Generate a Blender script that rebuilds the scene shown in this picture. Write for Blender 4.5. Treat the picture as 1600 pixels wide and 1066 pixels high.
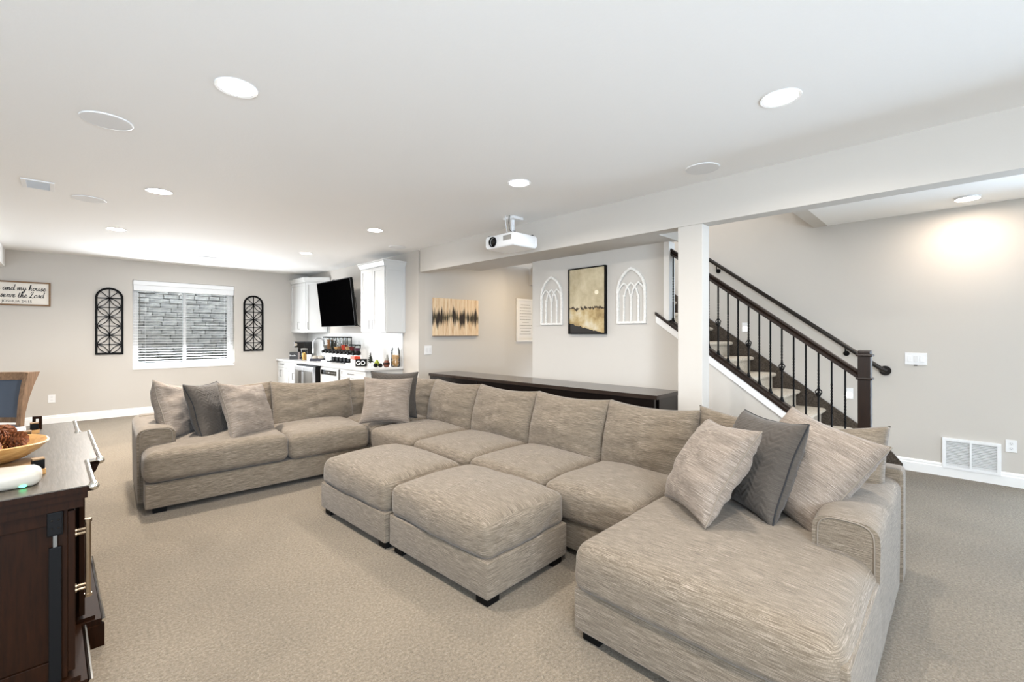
import bpy, bmesh, math, random
from mathutils import Vector, Matrix, noise, Euler

random.seed(7)
for o in list(bpy.data.objects):
    bpy.data.objects.remove(o, do_unlink=True)
SC = bpy.context.scene
COL = SC.collection
R = math.radians
PI = math.pi

# ------------------------------------------------------------------ camera
cam = bpy.data.cameras.new('camera')
cam.sensor_width = 36.0
cam.lens = 702.0 / 1600.0 * 36.0
cam.shift_y = -11.4 / 1600.0
cam.clip_start = 0.05
camo = bpy.data.objects.new('camera', cam)
COL.objects.link(camo)
camo.location = (0, 0, 1.447)
camo.rotation_euler = (R(90), 0, R(-45.0))
SC.camera = camo

# ------------------------------------------------------------------ view + world
SC.view_settings.view_transform = 'Standard'
SC.view_settings.look = 'None'
SC.view_settings.gamma = 1.0
SC.view_settings.use_curve_mapping = False
SC.view_settings.exposure = 1.52
w = bpy.data.worlds.new('sky')
SC.world = w
w.use_nodes = True
bg = w.node_tree.nodes['Background']
bg.inputs[0].default_value = (0.82, 0.9, 1.0, 1)
bg.inputs[1].default_value = 1.2

CEIL = 2.74      # main ceiling
ZB = 2.388       # underside of the dropped beam
XB = 3.85        # room face of the beam
XG = 4.36        # grey picture wall
XR = 6.35        # right-hand wall behind the stairs
XK = 3.90        # kitchen wall
YW = 10.36       # window wall
YC = 5.95        # canvas wall


def lamp(name, kind, loc, rot, power, color, **kw):
    d = bpy.data.lights.new(name, kind)
    d.energy = power
    d.color = color
    for k, v in kw.items():
        setattr(d, k, v)
    o = bpy.data.objects.new(name, d)
    COL.objects.link(o)
    o.location = loc
    o.rotation_euler = rot
    return o


# added cool fill at two invented, unseen openings: right-hand wall and behind the camera
lamp('added_right_fill', 'AREA', (XR - 0.05, -1.95, 1.15), (0, R(79), 0), 62, (0.55, 0.76, 1.0), shape='RECTANGLE', size=2.0, size_y=1.9)
lamp('added_rear_fill', 'AREA', (-1.3, -3.05, 1.48), (R(112), 0, 0), 140, (0.66, 0.82, 1.0), shape='RECTANGLE', size=2.5, size_y=1.7)
# daylight entering at the egress window
lamp('egress_daylight', 'AREA', (1.66, YW - 0.06, 1.6), (R(-80), 0, 0), 52, (0.88, 0.94, 1.0), shape='RECTANGLE', size=1.5, size_y=1.45)
# open sky above the window well
lamp('well_daylight', 'AREA', (1.75, YW + 0.74, 3.3), (0, 0, 0), 24, (0.88, 0.94, 1.0), shape='RECTANGLE', size=2.9, size_y=0.9)
# daylight falling down the stairwell from the floor above
lamp('stairwell_daylight', 'AREA', (5.35, 3.0, 5.0), (0, 0, 0), 26, (0.93, 0.96, 1.0), shape='RECTANGLE', size=1.4, size_y=2.0)
# ------------------------------------------------------------------ materials
def srgb(r, g, b):
    def f(c):
        c /= 255.0
        return c / 12.92 if c <= 0.04045 else ((c + 0.055) / 1.055) ** 2.4
    return (f(r), f(g), f(b), 1.0)


def mat(name, col, rough=0.5, metal=0.0, spec=0.5, emit=None, estr=0.0):
    m = bpy.data.materials.new(name)
    m.use_nodes = True
    p = m.node_tree.nodes['Principled BSDF']
    p.inputs['Base Color'].default_value = col
    p.inputs['Roughness'].default_value = rough
    p.inputs['Metallic'].default_value = metal
    p.inputs['Specular IOR Level'].default_value = spec
    if emit:
        p.inputs['Emission Color'].default_value = emit
        p.inputs['Emission Strength'].default_value = estr
    return m


class NT:
    def __init__(s, m):
        s.t = m.node_tree
        s.p = s.t.nodes['Principled BSDF']

    def n(s, kind, **kw):
        nd = s.t.nodes.new(kind)
        for k, v in kw.items():
            if isinstance(v, tuple) and k.startswith('i_'):
                nd.inputs[k[2:].replace('_', ' ')].default_value = v
            elif k.startswith('i_'):
                nd.inputs[k[2:].replace('_', ' ')].default_value = v
            else:
                setattr(nd, k, v)
        return nd

    def l(s, a, b):
        s.t.links.new(a, b)

    def ramp(s, fac, stops):
        r = s.n('ShaderNodeValToRGB')
        e = r.color_ramp.elements
        while len(e) < len(stops):
            e.new(0.5)
        for el, (pos, c) in zip(e, stops):
            el.position = pos
            el.color = c
        s.l(fac, r.inputs[0])
        return r.outputs[0]

    def noise(s, vec, scale, detail=3, rough=0.5, vscale=None, rot=None):
        if vscale or rot:
            mp = s.n('ShaderNodeMapping')
            if vscale:
                mp.inputs['Scale'].default_value = vscale
            if rot:
                mp.inputs['Rotation'].default_value = rot
            s.l(vec, mp.inputs[0])
            vec = mp.outputs[0]
        nz = s.n('ShaderNodeTexNoise')
        nz.inputs['Scale'].default_value = scale
        nz.inputs['Detail'].default_value = detail
        nz.inputs['Roughness'].default_value = rough
        s.l(vec, nz.inputs['Vector'])
        return nz.outputs['Fac']

    def mix(s, fac, a, b, mode='MIX'):
        m = s.n('ShaderNodeMix', data_type='RGBA', blend_type=mode)
        if isinstance(fac, (int, float)):
            m.inputs[0].default_value = fac
        else:
            s.l(fac, m.inputs[0])
        for i, v in ((6, a), (7, b)):
            if isinstance(v, tuple):
                m.inputs[i].default_value = v
            else:
                s.l(v, m.inputs[i])
        return m.outputs[2]

    def bump(s, h, strength=0.3, dist=0.01):
        b = s.n('ShaderNodeBump')
        b.inputs['Strength'].default_value = strength
        b.inputs['Distance'].default_value = dist
        s.l(h, b.inputs['Height'])
        s.l(b.outputs[0], s.p.inputs['Normal'])

    def coord(s, which='Object'):
        return s.n('ShaderNodeTexCoord').outputs[which]


def paint(name, col, scale=60, strength=0.12, rough=0.75):
    m = mat(name, col, rough, spec=0.25)
    t = NT(m)
    c = t.coord()
    t.bump(t.noise(c, scale, 4, 0.6), strength, 0.004)
    return m


def fabric(name, dark, mid, light, streak=1.0, bump=0.22, fs=1.0):
    m = mat(name, mid, 0.95, spec=0.15)
    t = NT(m)
    uv = t.coord('UV')
    s1 = t.noise(uv, 1.0, 3, 0.65, (8 * fs, 260 * fs, 1))
    s2 = t.noise(uv, 1.0, 2, 0.6, (20 * fs, 520 * fs, 1))
    s3 = t.noise(uv, 1.0, 2, 0.6, (600 * fs, 120 * fs, 1))
    add = t.n('ShaderNodeMath', operation='ADD')
    m1 = t.n('ShaderNodeMath', operation='MULTIPLY'); m1.inputs[1].default_value = 0.42
    m2 = t.n('ShaderNodeMath', operation='MULTIPLY'); m2.inputs[1].default_value = 0.38
    m3 = t.n('ShaderNodeMath', operation='MULTIPLY'); m3.inputs[1].default_value = 0.20
    t.l(s1, m1.inputs[0]); t.l(s2, m2.inputs[0]); t.l(s3, m3.inputs[0])
    t.l(m1.outputs[0], add.inputs[0]); t.l(m2.outputs[0], add.inputs[1])
    add2 = t.n('ShaderNodeMath', operation='ADD')
    t.l(add.outputs[0], add2.inputs[0]); t.l(m3.outputs[0], add2.inputs[1])
    col = t.ramp(add2.outputs[0], [(0.28, dark), (0.5, mid), (0.72, light)])
    t.l(col, t.p.inputs['Base Color'])
    t.bump(add2.outputs[0], bump, 0.006)
    t.p.inputs['Sheen Weight'].default_value = 0.15
    return m


def wood(name, a, b, vs=(2, 30, 2), rough=0.4, scale=3, bump=0.08):
    m = mat(name, a, rough)
    t = NT(m)
    c = t.coord()
    n1 = t.noise(c, scale, 6, 0.65, vs)
    t.l(t.ramp(n1, [(0.3, a), (0.7, b)]), t.p.inputs['Base Color'])
    t.bump(n1, bump, 0.003)
    return m


M = {}
M['wall'] = paint('wall_paint', srgb(202, 196, 188), 90, 0.10)
M['wall_warm'] = paint('hall_wall_paint', srgb(204, 199, 192), 90, 0.10)
M['ceiling'] = paint('ceiling_paint', srgb(245, 244, 242), 55, 0.22, 0.85)
M['trim'] = mat('white_trim_paint', srgb(243, 242, 240), 0.35)
M['cabinet'] = mat('white_cabinet_paint', srgb(212, 212, 210), 0.35)
M['white'] = mat('white_plastic', srgb(238, 238, 238), 0.35)
M['white_dim'] = mat('speaker_cloth_white', srgb(228, 228, 228), 0.85)
M['grille_gap'] = mat('vent_shadow_grey', srgb(150, 146, 140), 0.8)
M['black'] = mat('black_metal', srgb(13, 12, 12), 0.55, spec=0.12)
M['black_gloss'] = mat('black_gloss', srgb(8, 8, 9), 0.12)
M['screen'] = mat('tv_screen_black', (0.0008, 0.0008, 0.0009, 1), 0.5, spec=0.0)
M['grey_metal'] = mat('grey_metal', srgb(120, 118, 114), 0.35, 0.8)
M['pull'] = mat('dark_nickel', srgb(100, 98, 95), 0.35, 0.7)
M['chrome'] = mat('polished_nickel', srgb(225, 222, 215), 0.15, 1.0)
M['steel'] = mat('stainless_steel', srgb(190, 192, 195), 0.28, 0.9)
M['quartz'] = mat('white_quartz', srgb(222, 221, 220), 0.18)
M['brass'] = mat('warm_nickel', srgb(168, 150, 128), 0.22, 1.0)
M['gold'] = mat('gold', srgb(205, 165, 90), 0.3, 0.6)
M['lamp'] = mat('lit_diffuser', (1, 1, 1, 1), 0.5, emit=(1.0, 0.95, 0.88, 1), estr=14.0)
M['night'] = mat('night_light_glow', (1, 1, 1, 1), 0.5, emit=(1.0, 0.9, 0.78, 1), estr=2.5)
M['led'] = mat('green_led', (0.1, 0.8, 0.3, 1), 0.5, emit=(0.1, 0.9, 0.35, 1), estr=1.2)
M['red'] = mat('red_sweets', srgb(120, 20, 26), 0.4)
M['orange'] = mat('orange_red', srgb(214, 70, 40), 0.5)
M['purple'] = mat('purple_sweets', srgb(80, 30, 66), 0.4)
M['pink'] = mat('pink_sweets', srgb(196, 120, 150), 0.4)
M['brownfood'] = mat('brown_nuts', srgb(150, 105, 62), 0.6)
M['green'] = mat('yellow_green', srgb(140, 150, 40), 0.6)
M['darkgreen'] = mat('dark_green_foliage', srgb(30, 36, 24), 0.8)
M['clay'] = mat('red_brown_clay', srgb(110, 58, 40), 0.4)
M['cork'] = wood('cork', srgb(196, 152, 100), srgb(222, 184, 132), (30, 30, 30), 0.9, 4)
M['cream'] = mat('cream_plastic', srgb(164, 156, 143), 0.35)
M['navy'] = mat('navy_tray', srgb(36, 38, 52), 0.5)
M['greyglass'] = mat('grey_ceramic', srgb(140, 138, 132), 0.3)
M['blackwood'] = wood('espresso_table', srgb(12, 8, 7), srgb(20, 15, 13), (2, 40, 2), 0.22)
M['tabletop'] = wood('espresso_table_top', srgb(43, 34, 30), srgb(53, 44, 38), (40, 2, 2), 0.16)
M['stairwood'] = wood('dark_walnut_stair_wood', srgb(23, 12, 6), srgb(38, 22, 12), (30, 30, 3), 0.35)
M['stairwood_dark'] = wood('ebony_hand_rail', srgb(14, 9, 6), srgb(25, 16, 11), (30, 3, 30), 0.3)
M['dresser'] = wood('dark_stained_oak', srgb(21, 8, 1), srgb(37, 16, 3), (30, 30, 2.5), 0.55)
M['dresser'].node_tree.nodes['Principled BSDF'].inputs['Specular IOR Level'].default_value = 0.1
M['dressertop'] = wood('weathered_grey_oak', srgb(56, 49, 38), srgb(84, 75, 63), (34, 3, 30), 0.36, 3, 0.15)
M['chairwood'] = wood('weathered_brown_oak', srgb(84, 62, 44), srgb(134, 106, 82), (30, 30, 3), 0.5)
M['bowlwood'] = wood('honey_wood_bowl', srgb(164, 111, 55), srgb(205, 160, 100), (4, 20, 20), 0.45)
M['blockwood'] = wood('rustic_block_wood', srgb(96, 72, 46), srgb(150, 116, 74), (4, 24, 24), 0.6)
M['signwood'] = wood('brown_sign_frame', srgb(104, 74, 44), srgb(142, 106, 66), (4, 30, 30), 0.6)
M['signboard'] = mat('cream_sign_board', srgb(238, 231, 220), 0.7)
M['ink'] = mat('black_lettering', srgb(28, 26, 26), 0.6)
M['greyink'] = mat('grey_lettering', srgb(150, 148, 145), 0.6)
M['cone'] = wood('pine_cone', srgb(40, 18, 8), srgb(150, 84, 40), (26, 26, 26), 0.6, 4)
M['bluefab'] = mat('slate_blue_leather', srgb(64, 74, 88), 0.5)
M['arch_white'] = wood('distressed_white_wood', srgb(214, 210, 202), srgb(242, 240, 236), (16, 16, 16), 0.7, 3, 0.2)
M['stone'] = wood('stacked_stone', srgb(108, 108, 108), srgb(178, 174, 168), (3, 3, 3), 0.9, 3, 0.5)
M['sofa'] = fabric('heathered_sofa_weave', srgb(47, 39, 30), srgb(108, 97, 83), srgb(173, 159, 145))
M['sofa_light'] = fabric('heathered_pillow_weave', srgb(53, 47, 40), srgb(122, 110, 99), srgb(185, 174, 161))
M['piping'] = mat('pillow_seam', srgb(120, 110, 98), 0.9)
M['quilt'] = fabric('charcoal_quilted_cotton', srgb(55, 48, 43), srgb(73, 67, 61), srgb(93, 87, 80), bump=0.15)
M['zip'] = mat('black_zip_tape', srgb(20, 20, 22), 0.7)


def carpet_mat(name, a, b, c3):
    m = mat(name, b, 0.97, spec=0.08)
    t = NT(m)
    c = t.coord()
    f1 = t.noise(c, 190, 3, 0.75)
    f2 = t.noise(c, 70, 3, 0.65)
    big = t.noise(c, 1.1, 3, 0.55)
    add = t.n('ShaderNodeMath', operation='ADD')
    t.l(f1, add.inputs[0]); t.l(f2, add.inputs[1])
    hf = t.n('ShaderNodeMath', operation='MULTIPLY'); hf.inputs[1].default_value = 0.5
    t.l(add.outputs[0], hf.inputs[0])
    col = t.ramp(hf.outputs[0], [(0.34, a), (0.5, b), (0.66, c3)])
    shade = t.ramp(big, [(0.38, (0.88, 0.88, 0.88, 1)), (0.6, (1.04, 1.04, 1.04, 1))])
    t.l(t.mix(1.0, col, shade, 'MULTIPLY'), t.p.inputs['Base Color'])
    t.bump(hf.outputs[0], 0.9, 0.012)
    t.p.inputs['Sheen Weight'].default_value = 0.2
    return m


M['carpet'] = carpet_mat('beige_plush_carpet', srgb(85, 75, 58), srgb(119, 106, 89), srgb(148, 137, 118))
M['stair_carpet'] = carpet_mat('stair_carpet', srgb(160, 146, 126), srgb(198, 186, 168), srgb(224, 214, 198))
M['stair_skirt'] = carpet_mat('dark_speckled_carpet', srgb(44, 38, 32), srgb(77, 68, 59), srgb(108, 97, 86))


def glass_mat(name, tint=(1, 1, 1, 1), gloss=0.08):
    m = bpy.data.materials.new(name)
    m.use_nodes = True
    t = m.node_tree
    t.nodes.clear()
    out = t.nodes.new('ShaderNodeOutputMaterial')
    mx = t.nodes.new('ShaderNodeMixShader')
    tr = t.nodes.new('ShaderNodeBsdfTransparent'); tr.inputs[0].default_value = tint
    gl = t.nodes.new('ShaderNodeBsdfGlossy'); gl.inputs['Roughness'].default_value = 0.03
    fr = t.nodes.new('ShaderNodeFresnel'); fr.inputs[0].default_value = 1.45
    t.links.new(fr.outputs[0], mx.inputs[0])
    t.links.new(tr.outputs[0], mx.inputs[1])
    t.links.new(gl.outputs[0], mx.inputs[2])
    t.links.new(mx.outputs[0], out.inputs[0])
    return m


M['glass'] = glass_mat('clear_glass', (0.94, 0.96, 0.96, 1))
M['jar_glass'] = glass_mat('jar_glass', (0.93, 0.94, 0.93, 1))


def art_canvas():
    """tan canvas with vertical streaks and a ragged dark band"""
    m = mat('streaked_canvas', srgb(214, 184, 148), 0.75)
    t = NT(m)
    g = t.coord('Generated')
    sep = t.n('ShaderNodeSeparateXYZ'); t.l(g, sep.inputs[0])
    st = t.noise(g, 1.0, 4, 0.7, (26, 1, 1.4))
    base = t.ramp(st, [(0.3, srgb(190, 148, 108)), (0.46, srgb(224, 196, 160)), (0.7, srgb(240, 224, 198))])
    nx = t.noise(g, 1.0, 5, 0.7, (20, 1, 0.9))
    wv = t.noise(g, 1.0, 1, 0.5, (4.0, 1, 0.01))
    # centre of band
    c0 = t.n('ShaderNodeMath', operation='MULTIPLY_ADD'); t.l(wv, c0.inputs[0]); c0.inputs[1].default_value = 0.36; c0.inputs[2].default_value = 0.30
    d = t.n('ShaderNodeMath', operation='SUBTRACT'); t.l(sep.outputs[2], d.inputs[0]); t.l(c0.outputs[0], d.inputs[1])
    a = t.n('ShaderNodeMath', operation='ABSOLUTE'); t.l(d.outputs[0], a.inputs[0])
    e = t.n('ShaderNodeMath', operation='SUBTRACT'); t.l(nx, e.inputs[0]); t.l(a.outputs[0], e.inputs[1])
    msk = t.ramp(e.outputs[0], [(0.28, (0, 0, 0, 1)), (0.44, (1, 1, 1, 1))])
    dk = t.ramp(nx, [(0.4, srgb(92, 86, 62)), (0.55, srgb(44, 34, 30)), (0.7, srgb(28, 22, 22))])
    c = t.mix(msk, base, dk)
    t.l(c, t.p.inputs['Base Color'])
    return m


def art_landscape():
    """cream sky, ragged dark horizon, golden patches, black foot"""
    m = mat('abstract_landscape_print', srgb(210, 190, 150), 0.45)
    t = NT(m)
    g = t.coord('Generated')
    sep = t.n('ShaderNodeSeparateXYZ'); t.l(g, sep.inputs[0])
    z = sep.outputs[2]
    y = sep.outputs[1]
    n1 = t.noise(g, 1.0, 4, 0.6, (1, 3, 4))
    n2 = t.noise(g, 1.0, 3, 0.55, (1, 3.2, 5.5))
    sky = t.ramp(n1, [(0.3, srgb(169, 153, 121)), (0.6, srgb(198, 184, 153)), (0.8, srgb(212, 202, 178))])
    land = t.ramp(n2, [(0.3, srgb(129, 106, 67)), (0.45, srgb(176, 151, 104)), (0.58, srgb(197, 179, 141)), (0.72, srgb(210, 201, 179))])

    def wob(base, amp, src):
        q = t.n('ShaderNodeMath', operation='MULTIPLY_ADD'); t.l(src, q.inputs[0]); q.inputs[1].default_value = amp; q.inputs[2].default_value = base
        return q.outputs[0]

    def less(a, b):
        q = t.n('ShaderNodeMath', operation='LESS_THAN'); t.l(a, q.inputs[0])
        if isinstance(b, float):
            q.inputs[1].default_value = b
        else:
            t.l(b, q.inputs[1])
        return q.outputs[0]
    edge = t.noise(g, 1.0, 3, 0.6, (1, 7, 0.01))
    hz = wob(0.30, 0.17, edge)
    c = t.mix(less(z, hz), sky, land)
    # dark horizon stroke, thicker to the right
    dd = t.n('ShaderNodeMath', operation='SUBTRACT'); t.l(z, dd.inputs[0]); t.l(hz, dd.inputs[1])
    ab = t.n('ShaderNodeMath', operation='ABSOLUTE'); t.l(dd.outputs[0], ab.inputs[0])
    th = t.noise(g, 1.0, 3, 0.6, (1, 12, 0.01))
    thr = wob(-0.035, 0.1, th)
    c = t.mix(less(ab.outputs[0], thr), c, srgb(56, 42, 26))
    # black foot rising to the left (high y side)
    ft = t.n('ShaderNodeMath', operation='MULTIPLY_ADD'); t.l(y, ft.inputs[0]); ft.inputs[1].default_value = 0.16; ft.inputs[2].default_value = -0.05
    ft2 = t.n('ShaderNodeMath', operation='MULTIPLY_ADD'); t.l(edge, ft2.inputs[0]); ft2.inputs[1].default_value = 0.08; t.l(ft.outputs[0], ft2.inputs[2])
    c = t.mix(less(z, ft2.outputs[0]), c, srgb(30, 27, 25))
    # pale moon
    vs = t.n('ShaderNodeVectorMath', operation='SUBTRACT'); t.l(g, vs.inputs[0]); vs.inputs[1].default_value = (0.5, 0.22, 0.62)
    vm = t.n('ShaderNodeVectorMath', operation='MULTIPLY'); t.l(vs.outputs[0], vm.inputs[0]); vm.inputs[1].default_value = (0, 0.66, 1)
    vl = t.n('ShaderNodeVectorMath', operation='LENGTH'); t.l(vm.outputs[0], vl.inputs[0])
    c = t.mix(less(vl.outputs['Value'], 0.035), c, srgb(240, 228, 200))
    t.l(c, t.p.inputs['Base Color'])
    return m


M['canvas_art'] = art_canvas()
M['landscape_art'] = art_landscape()


# ------------------------------------------------------------------ mesh helpers
class MB:
    """collects primitive shapes into one bmesh"""
    def __init__(s):
        s.bm = bmesh.new()

    def box(s, x0, x1, y0, y1, z0, z1, bev=0.0, mtx=None, seg=2):
        b = bmesh.new()
        bmesh.ops.create_cube(b, size=1.0)
        bmesh.ops.scale(b, vec=(x1 - x0, y1 - y0, z1 - z0), verts=b.verts)
        if bev > 0:
            bmesh.ops.bevel(b, geom=b.edges[:], offset=bev, segments=seg, affect='EDGES', profile=0.6)
        bmesh.ops.translate(b, vec=((x0 + x1) / 2, (y0 + y1) / 2, (z0 + z1) / 2), verts=b.verts)
        if mtx is not None:
            bmesh.ops.transform(b, matrix=mtx, verts=b.verts)
        s._merge(b)
        return s

    def _merge(s, b):
        me = bpy.data.meshes.new('tmp')
        b.to_mesh(me)
        b.free()
        s.bm.from_mesh(me)
        bpy.data.meshes.remove(me)

    def cyl(s, p, q, r, r2=None, n=16, cap=True):
        p = Vector(p); q = Vector(q)
        r2 = r if r2 is None else r2
        d = q - p
        b = bmesh.new()
        bmesh.ops.create_cone(b, cap_ends=cap, segments=n, radius1=r, radius2=max(r2, 1e-5), depth=d.length)
        m = Matrix.Translation((p + q) / 2) @ d.to_track_quat('Z', 'Y').to_matrix().to_4x4()
        bmesh.ops.transform(b, matrix=m, verts=b.verts)
        s._merge(b)
        return s

    def sphere(s, c, r, sc=(1, 1, 1), n=14, mtx=None):
        b = bmesh.new()
        bmesh.ops.create_uvsphere(b, u_segments=n, v_segments=max(6, n // 2 + 1), radius=r)
        bmesh.ops.scale(b, vec=sc, verts=b.verts)
        if mtx is not None:
            bmesh.ops.transform(b, matrix=mtx, verts=b.verts)
        bmesh.ops.translate(b, vec=c, verts=b.verts)
        s._merge(b)
        return s

    def lathe(s, prof, c=(0, 0, 0), n=24):
        vs = []
        for (r, z) in prof:
            ring = []
            for i in range(n):
                a = 2 * PI * i / n
                ring.append(s.bm.verts.new((c[0] + r * math.cos(a), c[1] + r * math.sin(a), c[2] + z)))
            vs.append(ring)
        for j in range(len(vs) - 1):
            for i in range(n):
                s.bm.faces.new((vs[j][i], vs[j][(i + 1) % n], vs[j + 1][(i + 1) % n], vs[j + 1][i]))
        if prof[0][0] > 1e-4:
            s.bm.faces.new(list(reversed(vs[0])))
        if prof[-1][0] > 1e-4:
            s.bm.faces.new(vs[-1])
        return s

    def prism(s, pts, axis, a, b):
        """closed 2-D outline swept from a to b along axis"""
        def v(p, t):
            return {'x': (t, p[0], p[1]), 'y': (p[0], t, p[1]), 'z': (p[0], p[1], t)}[axis]
        A = [s.bm.verts.new(v(p, a)) for p in pts]
        B = [s.bm.verts.new(v(p, b)) for p in pts]
        n = len(pts)
        s.bm.faces.new(A)
        s.bm.faces.new(list(reversed(B)))
        for i in range(n):
            s.bm.faces.new((A[i], B[i], B[(i + 1) % n], A[(i + 1) % n]))
        return s

    def tube(s, pts, r, n=8, closed=False, flat=None):
        """round tube along a poly-line; flat=(axis vector, ratio) unused axis kept simple"""
        pts = [Vector(p) for p in pts]
        rings = []
        m = len(pts)
        up = Vector((0, 0, 1))
        prev = None
        for i, p in enumerate(pts):
            if closed:
                d = pts[(i + 1) % m] - pts[i - 1]
            else:
                d = pts[min(i + 1, m - 1)] - pts[max(i - 1, 0)]
            d.normalize()
            if prev is None:
                x = d.orthogonal().normalized()
            else:
                x = prev - d * prev.dot(d)
                x = x.normalized() if x.length > 1e-6 else d.orthogonal().normalized()
            prev = x
            y = d.cross(x)
            rr = r[i] if isinstance(r, (list, tuple)) else r
            rings.append([s.bm.verts.new(p + (x * math.cos(2 * PI * k / n) + y * math.sin(2 * PI * k / n)) * rr) for k in range(n)])
        rng = range(m) if closed else range(m - 1)
        for i in rng:
            a = rings[i]; b = rings[(i + 1) % m]
            for k in range(n):
                s.bm.faces.new((a[k], a[(k + 1) % n], b[(k + 1) % n], b[k]))
        if not closed:
            s.bm.faces.new(list(reversed(rings[0])))
            s.bm.faces.new(rings[-1])
        return s

    def strip(s, pts, wv, dv):
        """rectangular bar along a poly-line: width vectors per point fixed wv (Vector), depth dv"""
        pts = [Vector(p) for p in pts]
        wv = Vector(wv); dv = Vector(dv)
        rings = [[s.bm.verts.new(p + wv * a + dv * b) for a, b in ((-.5, -.5), (.5, -.5), (.5, .5), (-.5, .5))] for p in pts]
        for a, b in zip(rings, rings[1:]):
            for k in range(4):
                s.bm.faces.new((a[k], a[(k + 1) % 4], b[(k + 1) % 4], b[k]))
        s.bm.faces.new(list(reversed(rings[0]))); s.bm.faces.new(rings[-1])
        return s

    def grid(s, f, nu, nv, wrapu=False):
        vs = [[s.bm.verts.new(f(i / nu, j / nv)) for j in range(nv + 1)] for i in range(nu + (0 if wrapu else 1))]
        L = len(vs)
        for i in range(nu):
            for j in range(nv):
                s.bm.faces.new((vs[i][j], vs[(i + 1) % L][j], vs[(i + 1) % L][j + 1], vs[i][j + 1]))
        return s


MATS = {}


def mtx_of(o):
    return MATS.get(o.name, Matrix.Identity(4))


def boxuv(me):
    uv = me.uv_layers.new(name='UVMap')
    vs = me.vertices
    for p in me.polygons:
        n = p.normal
        ax, ay, az = abs(n.x), abs(n.y), abs(n.z)
        for li in p.loop_indices:
            c = vs[me.loops[li].vertex_index].co
            if az >= ax and az >= ay:
                u = (c.x, c.y)
            elif ay >= ax:
                u = (c.x, c.z + 3.1)
            else:
                u = (c.y + 1.7, c.z + 5.3)
            uv.data[li].uv = u


def build(name, mb, m, parent=None, world=True, smooth=False, uv=False, kind=None, merge=False):
    bm = mb.bm if isinstance(mb, MB) else mb
    if merge:
        bmesh.ops.remove_doubles(bm, verts=bm.verts, dist=1e-5)
    bmesh.ops.recalc_face_normals(bm, faces=bm.faces)
    me = bpy.data.meshes.new(name)
    bm.to_mesh(me)
    bm.free()
    o = bpy.data.objects.new(name, me)
    COL.objects.link(o)
    if isinstance(m, str):
        m = M[m]
    me.materials.append(m)
    if parent is not None:
        base = mtx_of(parent)
        if world:
            me.transform(base.inverted())
        o.parent = parent
        MATS[o.name] = base
    if uv:
        boxuv(me)
    if smooth:
        for p in me.polygons:
            p.use_smooth = True
        if smooth == 'auto':
            try:
                me.set_sharp_from_angle(angle=R(35))
            except Exception:
                pass
    if kind:
        o['kind'] = kind
    return o


def thing(name, label, cat, loc=(0, 0, 0), rotz=0.0, group=None, rot=None):
    o = bpy.data.objects.new(name, None)
    COL.objects.link(o)
    o.empty_display_size = 0.1
    o.location = loc
    o.rotation_euler = rot if rot else (0, 0, rotz)
    o['label'] = label
    o['category'] = cat
    if group:
        o['group'] = group
    MATS[o.name] = Matrix.Translation(loc) @ Euler(o.rotation_euler).to_matrix().to_4x4()
    return o


def single(name, mb, m, label, cat, group=None, origin=None, smooth=False, uv=False):
    """a thing that is one mesh (built in world coordinates)"""
    o = build(name, mb, m, smooth=smooth, uv=uv)
    me = o.data
    if origin is None:
        xs = [v.co for v in me.vertices]
        origin = (sum(v.x for v in xs) / len(xs), sum(v.y for v in xs) / len(xs), min(v.z for v in xs))
    me.transform(Matrix.Translation(-Vector(origin)))
    o.location = origin
    o['label'] = label
    o['category'] = cat
    if group:
        o['group'] = group
    return o


def struct(name, mb, m, parent=None, smooth=False):
    o = build(name, mb, m, parent, smooth=smooth)
    if parent is None:
        o['kind'] = 'structure'
    return o


def dup(root, loc, rotz=None, label=None, group=None):
    r = root.copy()
    COL.objects.link(r)
    r.location = loc
    if rotz is not None:
        r.rotation_euler = (0, 0, rotz)
    if label:
        r['label'] = label
    if group:
        r['group'] = group
    MATS[r.name] = Matrix.Translation(loc) @ Euler(r.rotation_euler).to_matrix().to_4x4()
    for ch in list(root.children):
        c = ch.copy(); COL.objects.link(c); c.parent = r
        for g in list(ch.children):
            d = g.copy(); COL.objects.link(d); d.parent = c
    return r


def text_mesh(s, size, extrude=0.0008, shear=0.0, align='CENTER'):
    cu = bpy.data.curves.new('lettering', 'FONT')
    cu.body = s
    cu.size = size
    cu.extrude = extrude
    cu.shear = shear
    cu.align_x = align
    cu.align_y = 'CENTER'
    cu.resolution_u = 3
    ob = bpy.data.objects.new('lettering_tmp', cu)
    COL.objects.link(ob)
    dg = bpy.context.evaluated_depsgraph_get()
    me = bpy.data.meshes.new_from_object(ob.evaluated_get(dg))
    bpy.data.objects.remove(ob)
    bm = bmesh.new()
    bm.from_mesh(me)
    bpy.data.meshes.remove(me)
    return bm


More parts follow.
